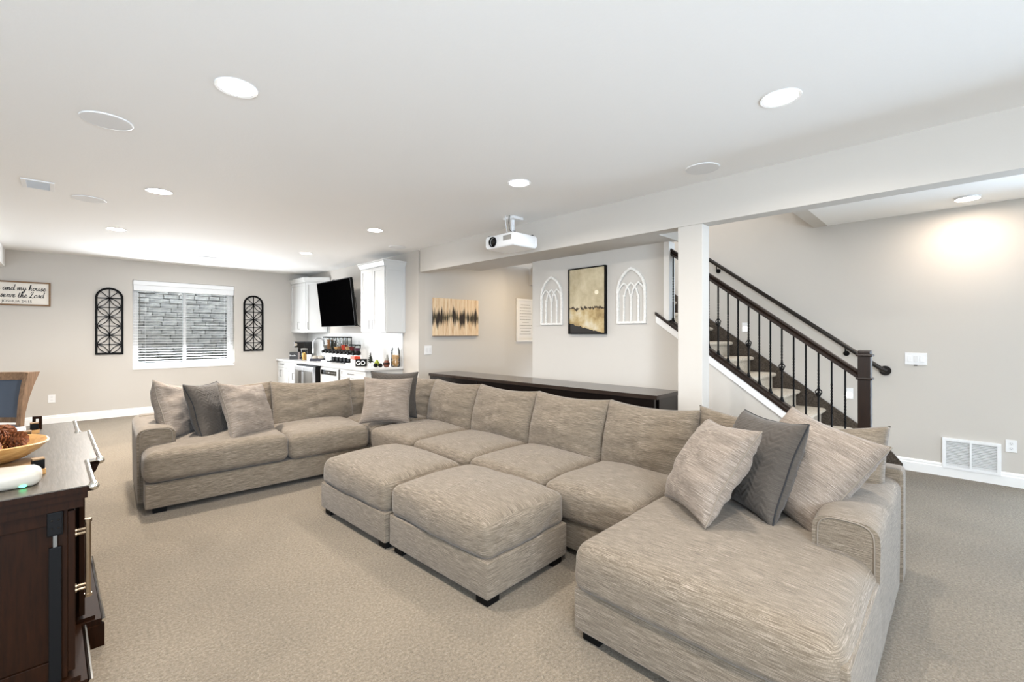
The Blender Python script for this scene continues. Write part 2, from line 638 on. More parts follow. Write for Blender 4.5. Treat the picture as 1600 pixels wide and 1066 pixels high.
# ------------------------------------------------------------------ setting
def shell():
    # floor
    mb = MB().box(-2.6, XR, -3.2, YW, -0.1, 0.0)
    struct('floor', mb, 'carpet')
    # main ceiling
    mb = MB().box(-2.6, XB + 0.1, -3.2, 5.80, CEIL, CEIL + 0.12)
    mb.box(-2.6, XK + 0.12, 5.80, YW + 0.1, CEIL, CEIL + 0.12)
    struct('ceiling', mb, 'ceiling')
    # ceiling over the stair foot and over the hall alcove
    mb = MB()
    mb.box(XB + 0.15, XR, -3.2, 1.11, 2.715, 2.83)
    mb.box(XB + 0.15, 7.6, 3.98, YC, 2.715, 2.83)
    struct('ceiling_hall', mb, 'ceiling')
    # sloped soffit lip at the stairwell opening
    mb = MB()
    mb.prism([(1.11, 2.715), (1.245, 2.712), (1.52, 3.02), (1.52, 3.1), (1.11, 3.1)], 'x', 4.0, XR)
    struct('trim_1', mb, 'wall')
    # dropped beam with column, soffit box
    mb = MB()
    mb.box(XB, XB + 0.15, -3.2, 5.83, ZB, CEIL + 0.05)
    mb.box(XB + 0.15, XG + 0.06, 2.03, 5.10, ZB, CEIL + 0.05)
    struct('wall_beam', mb, 'wall')
    mb = MB().box(XB + 0.001, XB + 0.15, 1.56, 1.775, 0, ZB, 0.006)
    struct('wall_column', mb, 'wall')
    # window wall (with opening)
    wx0, wx1, wz0, wz1 = 0.875, 2.445, 0.83, 2.40
    mb = MB()
    mb.box(-2.6, wx0, YW, YW + 0.28, 0, CEIL)
    mb.box(wx1, XK + 0.3, YW, YW + 0.28, 0, CEIL)
    mb.box(wx0, wx1, YW, YW + 0.28, 0, wz0)
    mb.box(wx0, wx1, YW, YW + 0.28, wz1, CEIL)
    struct('wall_window', mb, 'wall')
    # left wall and soffit
    struct('wall_left', MB().box(-2.7, -2.6, -3.2, YW, 0, CEIL), 'wall')
    struct('ceiling_soffit', MB().box(-2.6, -0.625, 6.5, YW, 2.47, CEIL), 'ceiling')
    # kitchen wall
    struct('wall_kitchen', MB().box(XK, XK + 0.12, YC, YW, 0, CEIL), 'wall')
    # canvas wall with the step in it
    mb = MB()
    mb.box(XK + 0.12, 5.82, YC, YC + 0.12, 0, 2.83)
    mb.box(5.80, 7.6, YC + 0.05, YC + 0.17, 0, 2.83)
    struct('wall_hall', mb, 'wall_warm')
    struct('wall_hall_end', MB().box(7.5, 7.6, 3.98, YC + 0.05, 0, 2.83), 'wall_warm')
    struct('trim_2', MB().box(6.46, 7.5, 5.5, YC + 0.05, 2.395, 2.715), 'wall_warm')
    # grey picture wall, with sloped knee wall under the stair
    def cap(y):
        return 1.033 + 0.724 * (y - 1.358)
    mb = MB()
    mb.box(XG, XG + 0.12, 2.155, 3.98, 0, ZB + 0.02)
    mb.prism([(0.58, 0), (2.155, 0), (2.155, cap(2.155) - 0.06), (0.58, cap(0.58) - 0.06)], 'x', XG, XG + 0.12)
    mb.box(XG + 0.12, 7.6, 3.98, 4.08, 0, 2.83)
    struct('wall_stair', mb, 'wall')
    # upper stairwell walls
    mb = MB()
    mb.box(XG, XG + 0.1, 2.155, 4.2, ZB + 0.02, 5.2)
    mb.box(XG, XR, 4.1, 4.2, 2.83, 5.2)
    mb.box(XG, XR, 1.4, 1.52, 3.05, 5.2)
    mb.box(XB + 0.15, XG, 1.4, 2.03, 2.75, 3.05)
    mb.box(XG - 0.4, XG, 1.4, 2.155, 3.05, 5.2)
    struct('wall_stairwell', mb, 'wall')
    struct('ceiling_stairwell', MB().box(XG - 0.4, XR, 1.4, 4.2, 5.2, 5.3), 'ceiling')
    # right wall
    mb = MB()
    mb.box(XR, XR + 0.12, -0.95, 4.2, 0, 5.2)
    mb.box(XR, XR + 0.12, -3.2, -2.95, 0, 3.0)
    mb.box(XR, XR + 0.12, -2.95, -0.95, 2.2, 3.0)  # header over an unseen opening, added for the right fill lamp
    struct('wall_right', mb, 'wall')
    # wall behind the camera with an unseen opening added for the rear fill lamp
    mb = MB()
    mb.box(-2.6, -2.55, -3.2, -3.1, 0, CEIL)
    mb.box(-2.55, 0.0, -3.2, -3.1, 0, 0.6)
    mb.box(-2.55, 0.0, -3.2, -3.1, 2.35, CEIL)
    mb.box(0.0, XR, -3.2, -3.1, 0, CEIL)
    struct('wall_back', mb, 'wall')

    # baseboards: stepped profile
    def bb(name, axis, off, a, b, sgn):
        pr = [(0, 0), (0.016, 0), (0.016, 0.09), (0.011, 0.098), (0.011, 0.115), (0.006, 0.128), (0, 0.13)]
        mb = MB()
        if axis == 'x':      # runs along x, offset in y
            mb.prism([(off + sgn * p, z) for p, z in pr], 'x', a, b)
        else:
            mb.prism([(off + sgn * p, z) for p, z in pr], 'y', a, b)
        return struct(name, mb, 'trim')
    bb('baseboard_window', 'x', YW, -2.6, 3.22, -1)
    bb('baseboard_right', 'y', XR, -0.95, 0.62, -1)
    bb('baseboard_left', 'y', -2.6, -3.1, YW, 1)
    bb('baseboard_hall', 'x', YC, XK, 5.80, -1)
    bb('baseboard_stair', 'y', XG, 0.58, 3.98, -1)

    # white sloped skirt trim under the stair cap, and wall-end trim
    mb = MB()
    def capp(y):
        return cap(y)
    mb.prism([(0.56, capp(0.56) - 0.105), (2.235, capp(2.235) - 0.105), (2.235, capp(2.235) - 0.028), (0.56, capp(0.56) - 0.028)], 'x', XG - 0.02, XG + 0.14)
    struct('trim_3', mb, 'trim')
    struct('trim_4', MB().box(XG - 0.004, XG + 0.124, 2.10, 2.158, cap(2.155) - 0.03, ZB, 0.004), 'trim')

    # window frame: vinyl slider
    t = thing('window_1', 'w', 'window')
    del t['label']; del t['category']
    t['kind'] = 'structure'
    y0, y1 = YW + 0.10, YW + 0.17
    def frame(x0, x1, z0, z1, wd, ya, yb, name):
        mb = MB()
        mb.box(x0, x0 + wd, ya, yb, z0, z1, 0.004)
        mb.box(x1 - wd, x1, ya, yb, z0, z1, 0.004)
        mb.box(x0 + wd, x1 - wd, ya, yb, z0, z0 + wd, 0.004)
        mb.box(x0 + wd, x1 - wd, ya, yb, z1 - wd, z1, 0.004)
        return build(name, mb, 'trim', t)
    frame(wx0 + 0.002, wx1 - 0.002, wz0 + 0.002, wz1 - 0.002, 0.045, y0, y1, 'frame')
    s1 = frame(wx0 + 0.04, 1.665, wz0 + 0.04, wz1 - 0.04, 0.045, y0 + 0.005, y0 + 0.035, 'sash')
    s2 = frame(1.615, wx1 - 0.04, wz0 + 0.04, wz1 - 0.04, 0.055, y0 + 0.037, y0 + 0.067, 'sash')
    build('pane', MB().box(wx0 + 0.085, 1.62, y0 + 0.018, y0 + 0.022, wz0 + 0.085, wz1 - 0.085), 'glass', s1)
    build('pane', MB().box(1.67, wx1 - 0.095, y0 + 0.05, y0 + 0.054, wz0 + 0.095, wz1 - 0.095), 'glass', s2)
    mb = MB()
    mb.box(wx0, wx1, YW - 0.012, YW + 0.1, wz0 - 0.022, wz0 + 0.001, 0.004)
    build('sill', mb, 'trim', t)

    # blind
    b = thing('window_blind', 'white horizontal slat blind hanging open in the window', 'blind', (1.66, YW + 0.03, 2.19))
    mb = MB()
    mb.box(wx0 + 0.006, wx1 - 0.006, YW - 0.012, YW + 0.065, 2.315, 2.395, 0.008)
    mb.box(wx0 + 0.01, wx1 - 0.01, YW - 0.004, YW + 0.05, 2.215, 2.315, 0.006)
    build('valance', mb, 'white', b)
    sl = None
    z = 2.165
    while z > 0.90:
        if sl is None:
            sl = build('slat', MB().box(wx0 + 0.012, wx1 - 0.012, -0.024, 0.024, -0.0015, 0.0015, mtx=Matrix.Translation((0, YW + 0.032, z)) @ Matrix.Rotation(R(6), 4, 'X')), 'white', b)
            z00 = z
        else:
            c = sl.copy(); COL.objects.link(c); c.location = (0, 0, z - z00); c.parent = b
        z -= 0.049
    build('bottom_rail', MB().box(wx0 + 0.012, wx1 - 0.012, YW + 0.008, YW + 0.058, 0.856, 0.878, 0.003), 'white', b)
    mb = MB()
    for xx in (1.05, 1.66, 2.27):
        mb.cyl((xx, YW + 0.007, 0.87), (xx, YW + 0.007, 2.22), 0.0015, n=6)
    build('cord', mb, 'white', b)
    build('wand', MB().cyl((0.97, YW - 0.012, 1.63), (0.97, YW - 0.012, 2.18), 0.006, n=8), 'grey_metal', b)

    # stone window well outside
    t = thing('window_well_wall', 'grey stacked stone wall of the window well outside the window', 'wall', (1.65, YW + 1.25, 0.4))
    build('backing', MB().box(0.2, 3.3, YW + 1.2, YW + 1.3, 0.3, 3.2), mat('mortar', srgb(92, 92, 92), 0.95), t)
    rnd = random.Random(3)
    protos = []
    for k in range(6):
        mb = MB()
        h = 0.082
        wdt = [0.20, 0.26, 0.32, 0.23, 0.38, 0.29][k]
        bm = mb.box(0, wdt - 0.008, 0, 0.05, 0, h, 0.008, seg=1).bm
        for v in bm.verts:
            if v.co.y < 0.01:
                v.co.y += rnd.uniform(-0.012, 0.012)
            v.co.z += rnd.uniform(-0.006, 0.006)
        me_o = build('brick', mb, 'stone', t, world=False)
        protos.append((me_o, wdt))
    zz = 0.42
    first = set()
    while zz < 3.0:
        xx = 0.25 + rnd.uniform(0, 0.15)
        while xx < 3.0:
            k = rnd.randrange(6)
            po, wdt = protos[k]
            if k not in first:
                first.add(k); c = po
            else:
                c = po.copy(); COL.objects.link(c)
            c.parent = t
            c.location = (xx - 1.65, -0.1 + rnd.uniform(-0.012, 0.01), zz - 0.4)
            xx += wdt
        zz += 0.092
    for po, k in zip(protos, range(6)):
        if k not in first:
            bpy.data.objects.remove(po[0])
    # gravel floor of the well
    struct('floor_well', MB().box(0.2, 3.3, YW + 0.28, YW + 1.2, 0.3, 0.4), 'stone')
    mb = MB()
    mb.box(0.1, 0.2, YW + 0.28, YW + 1.3, 0.3, 3.2)
    mb.box(3.3, 3.4, YW + 0.28, YW + 1.3, 0.3, 3.2)
    struct('wall_well', mb, 'white')


shell()


# ------------------------------------------------------------------ stairs
def stairs():
    t = thing('staircase', 'carpeted staircase climbing behind the iron railing to the upper floor', 'stairs', (5.35, 0.62, 0))
    rise, run = 0.192, 0.258
    n = 14
    proto = None
    for k in range(1, n + 1):
        y = 0.62 + run * (k - 1)
        z = rise * k
        mb = MB()
        # rounded bull-nose tread wrapped with its riser
        prof = [(y + 0.03, z - rise), (y + 0.03, z - 0.05), (y - 0.005, z - 0.045), (y - 0.018, z - 0.025), (y - 0.008, z - 0.006), (y + 0.02, z),
                (y + run + 0.03, z), (y + run + 0.03, z - rise)]
        mb.prism(prof, 'x', XG + 0.12, XR - 0.035)
        build('step', mb, 'stair_carpet', t)
    # dark skirt against the wall
    y0, y1 = 0.5, 0.62 + run * n
    sl = rise / run
    mb = MB()
    mb.prism([(0.44, 0.0), (0.44, 0.06), (0.62, 0.192 + 0.09), (y1, 0.192 + 0.09 + (y1 - 0.62) * sl), (y1, (y1 - 0.62) * sl - 0.2), (0.9, 0)], 'x', XR - 0.034, XR - 0.002)
    build('skirt', mb, 'stair_skirt', t)

    # railing: cap, balusters, rail, newel
    r = thing('stair_railing', 'dark wood stair railing with twisted black iron balusters and a square newel post', 'railing', (XG + 0.06, 0.53, 0))
    def cap(y):
        return 1.033 + 0.724 * (y - 1.358)
    def railz(y):
        return 1.171 + 0.757 * (y - 0.581)
    xc = XG + 0.055
    mb = MB()
    mb.prism([(0.565, cap(0.565) - 0.03), (2.24, cap(2.24) - 0.03), (2.24, cap(2.24)), (0.565, cap(0.565))], 'x', XG - 0.03, XG + 0.15)
    mb.prism([(0.565, cap(0.565)), (2.15, cap(2.15)), (2.15, cap(2.15) + 0.018), (0.565, cap(0.565) + 0.018)], 'x', xc - 0.03, xc + 0.03)
    build('shoe_cap', mb, 'stairwood', r)
    # moulded hand rail
    mb = MB()
    prof = [(-0.03, -0.07), (0.03, -0.07), (0.03, -0.045), (0.022, -0.035), (0.034, -0.018), (0.026, -0.003), (0, 0.002), (-0.026, -0.003), (-0.034, -0.018), (-0.022, -0.035), (-0.03, -0.045)]
    ya, yb = 0.56, 2.15
    A = [mb.bm.verts.new((xc + a, ya, railz(ya) + b)) for a, b in prof]
    B = [mb.bm.verts.new((xc + a, yb, railz(yb) + b)) for a, b in prof]
    mb.bm.faces.new(A); mb.bm.faces.new(list(reversed(B)))
    for i in range(len(prof)):
        j = (i + 1) % len(prof)
        mb.bm.faces.new((A[i], B[i], B[j], A[j]))
    build('handrail', mb, 'stairwood', r, smooth='auto')
    # newel
    mb = MB()
    yn = 0.53
    h = 0.041
    mb.box(xc - h, xc + h, yn - h, yn + h, 0, 1.285, 0.004)
    build('newel_post', mb, 'stairwood', r)
    mb = MB()
    mb.box(xc - h - 0.012, xc + h + 0.012, yn - h - 0.012, yn + h + 0.012, 1.27, 1.288, 0.006)
    mb.box(xc - h, xc + h, yn - h, yn + h, 1.285, 1.318, 0.008)
    build('newel_cap', mb, 'stairwood', r)
    mb = MB()
    mb.box(xc - h - 0.012, xc + h + 0.012, yn - h - 0.012, yn + h + 0.012, 1.09, 1.106, 0.006)
    build('newel_collar', mb, 'stairwood', r)
    # balusters
    ys = [0.655 + 0.0893 * i for i in range(17)]
    for i, y in enumerate(ys):
        zb, zt = cap(y) + 0.018, railz(y) - 0.068
        mb = MB()
        s = 0.0065
        L = zt - zb
        basket = (i % 3 == 2)
        zc = zb + L * 0.465
        # square bar with two twisted stretches
        steps = 44
        rings = []
        for k in range(steps + 1):
            f = k / steps
            z = zb + L * f
            tw = 0.0
            if not basket:
                f1 = min(max((f - 0.30) / 0.4, 0), 1)
                tw = f1 * PI * 5
            else:
                f1 = min(max((f - 0.52) / 0.25, 0), 1)
                tw = f1 * PI * 3
            ring = []
            for q in range(4):
                a = PI / 4 + q * PI / 2 + tw
                ring.append(mb.bm.verts.new((xc + s * 1.3 * math.cos(a), y + s * 1.3 * math.sin(a), z)))
            rings.append(ring)
        for a, b in zip(rings, rings[1:]):
            for q in range(4):
                mb.bm.faces.new((a[q], a[(q + 1) % 4], b[(q + 1) % 4], b[q]))
        bo = build('baluster', mb, 'black', r)
        sh = MB()
        sh.lathe([(0.017, -0.012), (0.019, 0.004), (0.013, 0.012), (0.011, 0.028), (0.0085, 0.034)], (xc, y, zb), 10)
        build('shoe', sh, 'black', bo)
        if basket:
            bk = MB()
            for q in range(4):
                pts = []
                for k in range(9):
                    f = k / 8
                    rr = 0.020 * math.sin(PI * f) ** 0.8 + 0.003
                    a = q * PI / 2 + f * PI * 0.9
                    pts.append((xc + rr * math.cos(a), y + rr * math.sin(a), zc - 0.034 + 0.068 * f))
                bk.tube(pts, 0.0042, 6)
            bk.sphere((xc, y, zc - 0.037), 0.010, n=8)
            bk.sphere((xc, y, zc + 0.037), 0.010, n=8)
            build('basket', bk, 'black', bo)

    # wall mounted hand rail
    g = thing('wall_handrail', 'round dark hand rail bracketed to the wall above the stairs', 'handrail', (XR - 0.07, 0.59, 1.06))
    def wr(y):
        return 1.045 + 0.762 * (y - 0.586)
    xr = XR - 0.075
    mb = MB()
    mb.tube([(xr, 0.60, wr(0.60)), (xr, 2.9, wr(2.9))], 0.024, 14)
    build('rail', mb, 'stairwood_dark', g, smooth='auto')
    mb = MB()
    mb.tube([(xr, 0.61, wr(0.61)), (xr + 0.02, 0.588, wr(0.588)), (XR - 0.008, 0.582, wr(0.582))], 0.024, 12)
    mb.cyl((XR - 0.02, 0.586, wr(0.586)), (XR - 0.001, 0.586, wr(0.586)), 0.052, n=24)
    build('end_rosette', mb, 'stairwood_dark', g, smooth='auto')
    for y in (0.93, 2.35):
        mb = MB()
        mb.tube([(xr, y, wr(y) - 0.02), (xr, y, wr(y) - 0.06), (xr + 0.03, y, wr(y) - 0.085), (XR - 0.006, y, wr(y) - 0.085)], 0.007, 8)
        mb.cyl((XR - 0.012, y, wr(y) - 0.085), (XR - 0.001, y, wr(y) - 0.085), 0.03, n=16)
        build('bracket', mb, 'black', g)


stairs()


# ------------------------------------------------------------------ ceiling fixtures
def fixtures():
    spots = [((0.645, 2.69), 'lit recessed ceiling light nearest the camera on the left'),
             ((2.78, 0.70), 'lit recessed ceiling light high at the right near the beam'),
             ((2.767, 2.68), 'lit recessed ceiling light to the left of the projector'),
             ((0.62, 5.15), 'second lit recessed ceiling light of the left row'),
             ((2.76, 5.18), 'lit recessed ceiling light in front of the tall white wall cabinet'),
             ((0.47, 7.39), 'third lit recessed ceiling light of the left row, nearest the window wall'),
             ((2.766, 7.45), 'lit recessed ceiling light above the bar counter and television')]
    root = None
    for i, ((x, y), lab) in enumerate(spots):
        if root is None:
            root = thing('recessed_light', lab, 'ceiling light', (x, y, CEIL), group='recessed lights in the main ceiling')
            mb = MB().lathe([(0.082, -0.002), (0.099, -0.006), (0.101, -0.001), (0.082, 0.0)], (x, y, CEIL), 32)
            build('trim_ring', mb, 'white', root, smooth='auto')
            mb = MB().lathe([(0.0001, -0.004), (0.04, -0.0042), (0.083, -0.003)], (x, y, CEIL), 32)
            build('diffuser', mb, 'lamp', root, smooth=True)
        else:
            dup(root, (x, y, CEIL), label=lab)
    for (x, y) in [s[0] for s in spots] + [(0.65, 0.3), (0.65, -1.9), (2.78, -1.7)]:
        lamp('recessed_lamp', 'AREA', (x, y, CEIL - 0.03), (0, 0, 0), (42 if x < 2 else 12) if y > 6 else (27 if y > 4 and x < 2 else (8 if y > 4 else (17 if x < 2 else 7.5))), (1.0, 0.945, 0.88), shape='DISK', size=0.15, spread=R(160))
    # hall flush light over the stair foot
    t = thing('flush_ceiling_light', 'lit flush ceiling light over the foot of the stairs', 'ceiling light', (5.94, -0.04, 2.715))
    build('trim_ring', MB().lathe([(0.06, -0.002), (0.088, -0.02), (0.092, -0.001), (0.06, 0.0)], (5.94, -0.04, 2.715), 32), 'white', t, smooth='auto')
    build('diffuser', MB().lathe([(0.0001, -0.016), (0.05, -0.017), (0.083, -0.0185)], (5.94, -0.04, 2.715), 32), 'lamp', t, smooth=True)
    lamp('flush_lamp', 'AREA', (5.94, -0.04, 2.67), (0, 0, 0), 2.8, (1.0, 0.80, 0.62), shape='DISK', size=0.16)
    lamp('alcove_lamp', 'AREA', (5.7, 4.9, 2.66), (0, 0, 0), 7, (1.0, 0.77, 0.48), shape='DISK', size=0.16)

    sps = [((0.19, 3.665), 0.125, 'round white ceiling speaker nearest the camera on the left'),
           ((0.18, 5.91), 0.125, 'round white ceiling speaker beside the second light of the left row'),
           ((3.53, 1.43), 0.115, 'round white ceiling speaker next to the beam on the right'),
           ((3.53, 5.95), 0.11, 'round white ceiling speaker near the tall wall cabinet')]
    root = None
    for (x, y), r_, lab in sps:
        if root is None:
            root = thing('ceiling_speaker', lab, 'speaker', (x, y, CEIL), group='round speakers in the main ceiling')
            build('rim', MB().lathe([(0.117, -0.001), (0.118, -0.008), (0.125, -0.007), (0.127, -0.001)], (x, y, CEIL), 36), 'white', root, smooth='auto')
            build('grille', MB().lathe([(0.0001, -0.0078), (0.1165, -0.0078), (0.118, -0.006)], (x, y, CEIL), 36), 'white_dim', root)
        else:
            o = dup(root, (x, y, CEIL), label=lab)
    # ceiling register vents
    def vent(x, y, lx, ly, lab):
        t = thing('ceiling_vent', lab, 'vent', (x, y, CEIL))
        mb = MB()
        z0 = CEIL - 0.008
        mb.box(x - lx, x + lx, y - ly, y - ly + 0.03, z0, CEIL - 0.0005, 0.002)
        mb.box(x - lx, x + lx, y + ly - 0.03, y + ly, z0, CEIL - 0.0005, 0.002)
        mb.box(x - lx, x - lx + 0.03, y - ly + 0.03, y + ly - 0.03, z0, CEIL - 0.0005, 0.002)
        mb.box(x + lx - 0.03, x + lx, y - ly + 0.03, y + ly - 0.03, z0, CEIL - 0.0005, 0.002)
        build('frame', mb, 'white', t)
        build('back_plate', MB().box(x - lx + 0.02, x + lx - 0.02, y - ly + 0.02, y + ly - 0.02, CEIL - 0.003, CEIL - 0.001), 'grille_gap', t)
        n = max(3, int((ly * 2 - 0.06) / 0.02))
        for i in range(n):
            yy = y - ly + 0.035 + i * (2 * ly - 0.07) / (n - 1)
            m = Matrix.Translation((x, yy, CEIL - 0.006)) @ Matrix.Rotation(R(40), 4, 'X')
            build('slat', MB().box(-lx + 0.03, lx - 0.03, -0.007, 0.007, -0.001, 0.001, mtx=m), 'white', t)
    vent(-0.15, 5.66, 0.10, 0.16, 'small white ceiling vent at the far left of the ceiling')
    vent(1.72, 8.93, 0.16, 0.09, 'white ceiling vent in front of the window')

    # projector hanging beside the beam
    px, py, pz = 3.49, 3.51, 2.375
    t = thing('projector', 'white home projector hanging upside down from the ceiling beside the beam', 'projector', (px, py, pz))
    mb = MB()
    outline = [(-0.19, -0.235), (0.175, -0.235), (0.19, -0.2), (0.19, 0.21), (0.16, 0.235), (-0.15, 0.235), (-0.19, 0.2)]
    bm = mb.bm
    A = [bm.verts.new((px + a * 0.93, py + b * 0.93, pz)) for a, b in outline]
    B = [bm.verts.new((px + a, py + b, pz + 0.025)) for a, b in outline]
    Cc = [bm.verts.new((px + a, py + b, pz + 0.115)) for a, b in outline]
    D = [bm.verts.new((px + a * 0.94, py + b * 0.94, pz + 0.138)) for a, b in outline]
    bm.faces.new(A); bm.faces.new(D)
    for P, Q in ((A, B), (B, Cc), (Cc, D)):
        for i in range(len(P)):
            j = (i + 1) % len(P)
            bm.faces.new((P[i], P[j], Q[j], Q[i]))
    bmesh.ops.recalc_face_normals(bm, faces=bm.faces)
    bmesh.ops.bevel(bm, geom=bm.edges[:], offset=0.006, segments=2, affect='EDGES')
    build('body', mb, 'white', t, smooth='auto')
    ly = py + 0.08
    lb = MB()
    def ringx(prof, cx_, cy_, cz_):
        mm = MB().lathe(prof, (0, 0, 0), 28)
        bmesh.ops.transform(mm.bm, matrix=Matrix.Translation((cx_, cy_, cz_)) @ Matrix.Rotation(R(-90), 4, 'Y'), verts=mm.bm.verts)
        return mm
    lz = pz + 0.066
    lo = build('lens_barrel', ringx([(0.052, -0.02), (0.055, 0.012), (0.049, 0.02), (0.046, 0.012), (0.046, -0.005), (0.001, -0.005)], px - 0.19, ly, lz), 'black', t, smooth='auto')
    build('lens_glass', ringx([(0.001, 0.008), (0.025, 0.005), (0.045, -0.003)], px - 0.192, ly, lz), 'black_gloss', lo, smooth=True)
    build('intake_grille', MB().box(px - 0.1905, px - 0.186, py - 0.2, py - 0.075, pz + 0.06, pz + 0.112), 'grille_gap', t)
    build('lens_shift_dial', MB().box(px - 0.12, px - 0.06, py - 0.19, py - 0.11, pz + 0.136, pz + 0.145), 'black', t)
    for q in range(4):
        build('foot', MB().cyl((px + (-0.14 if q % 2 else 0.14), py + (0.19 if q < 2 else -0.19), pz + 0.136), (px + (-0.14 if q % 2 else 0.14), py + (0.19 if q < 2 else -0.19), pz + 0.150), 0.016, n=12), 'black', t)
    mb = MB()
    for k in range(5):
        mb.box(px + 0.04 + 0.02 * k, px + 0.052 + 0.02 * k, py - 0.237, py - 0.232, pz + 0.05, pz + 0.085)
    build('side_vent', mb, 'white_dim', t)
    # ceiling mount
    mb = MB()
    mb.box(px - 0.02, px + 0.14, py - 0.06, py + 0.10, CEIL - 0.03, CEIL - 0.0005, 0.006)
    mb.cyl((px + 0.05, py + 0.02, pz + 0.16), (px + 0.05, py + 0.02, CEIL - 0.025), 0.024, n=16)
    mb.box(px - 0.07, px + 0.13, py - 0.08, py + 0.12, pz + 0.145, pz + 0.16, 0.003)
    for a in (-0.07, 0.12):
        mb.box(px + a, px + a + 0.02, py - 0.12, py + 0.16, pz + 0.136, pz + 0.15, 0.002)
    build('ceiling_mount', mb, 'white', t, smooth='auto')
    mb = MB()
    mb.tube([(px - 0.04, py - 0.02, CEIL - 0.001), (px - 0.05, py - 0.02, CEIL - 0.08), (px - 0.02, py - 0.0, CEIL - 0.15), (px + 0.02, py - 0.02, CEIL - 0.185), (px, py, pz + 0.14)], 0.006, 8)
    build('power_cable', mb, 'grey_metal', t)
    mb = MB()
    mb.tube([(px - 0.06, py + 0.02, CEIL - 0.001), (px - 0.05, py + 0.03, CEIL - 0.07), (px + 0.0, py + 0.06, CEIL - 0.16), (px + 0.04, py + 0.03, CEIL - 0.18), (px + 0.02, py, CEIL - 0.12)], 0.005, 8)
    build('signal_cable', mb, 'white_dim', t)


fixtures()


# ------------------------------------------------------------------ sofa
def cushion_bm(w, d, h, r=0.06, crown=0.03, side=0.012, n=26, seed=0, wr=0.004, lowcrown=0.0, droop=0.0):
    """upholstered box cushion; local x width, y depth, z height, origin at bottom centre front y=0"""
    bm = bmesh.new()
    bmesh.ops.create_cube(bm, size=2.0)
    bmesh.ops.subdivide_edges(bm, edges=bm.edges[:], cuts=n, use_grid_fill=True)
    for v in bm.verts:
        p = v.co.copy()
        # spend more of the grid on the rounded edges
        q = Vector([math.copysign(abs(c) ** 0.8, c) if abs(c) < 1 else c for c in p])
        half = Vector((w / 2, d / 2, h / 2))
        pos = Vector((q.x * half.x, q.y * half.y, q.z * half.z))
        core = Vector([max(-half[i] + r, min(half[i] - r, pos[i])) for i in range(3)])
        off = pos - core
        if off.length > 1e-9:
            # map the cube corner onto a rounded one
            m = max(abs(off.x), abs(off.y), abs(off.z))
            off = off.normalized() * m
        pos = core + off
        u, vv, t = pos.x / half.x, pos.y / half.y, pos.z / half.z
        fu = max(0, 1 - u * u); fv = max(0, 1 - vv * vv); ft = max(0, 1 - t * t)
        if t > 0:
            pos.z += crown * (fu * fv) ** 0.6 * min(1, t * 1.5)
        else:
            pos.z -= lowcrown * (fu * fv) ** 0.6
        pos.x += side * ft * fv ** 0.5 * u
        pos.y += side * ft * fu ** 0.5 * vv
        if droop:
            pos.z -= droop * max(0, -vv - 0.2) * ft
        nz = noise.noise(Vector((pos.x * 4 + seed * 7.3, pos.y * 4, pos.z * 5)))
        n2 = noise.noise(Vector((pos.x * 13 + seed * 3.1, pos.y * 9 + 5, pos.z * 16)))
        nn = pos.copy(); nn.normalize()
        pos += nn * (nz * wr * 2.2 + n2 * wr)
        pos.z += h / 2
        pos.y += d / 2
        v.co = pos
    return bm


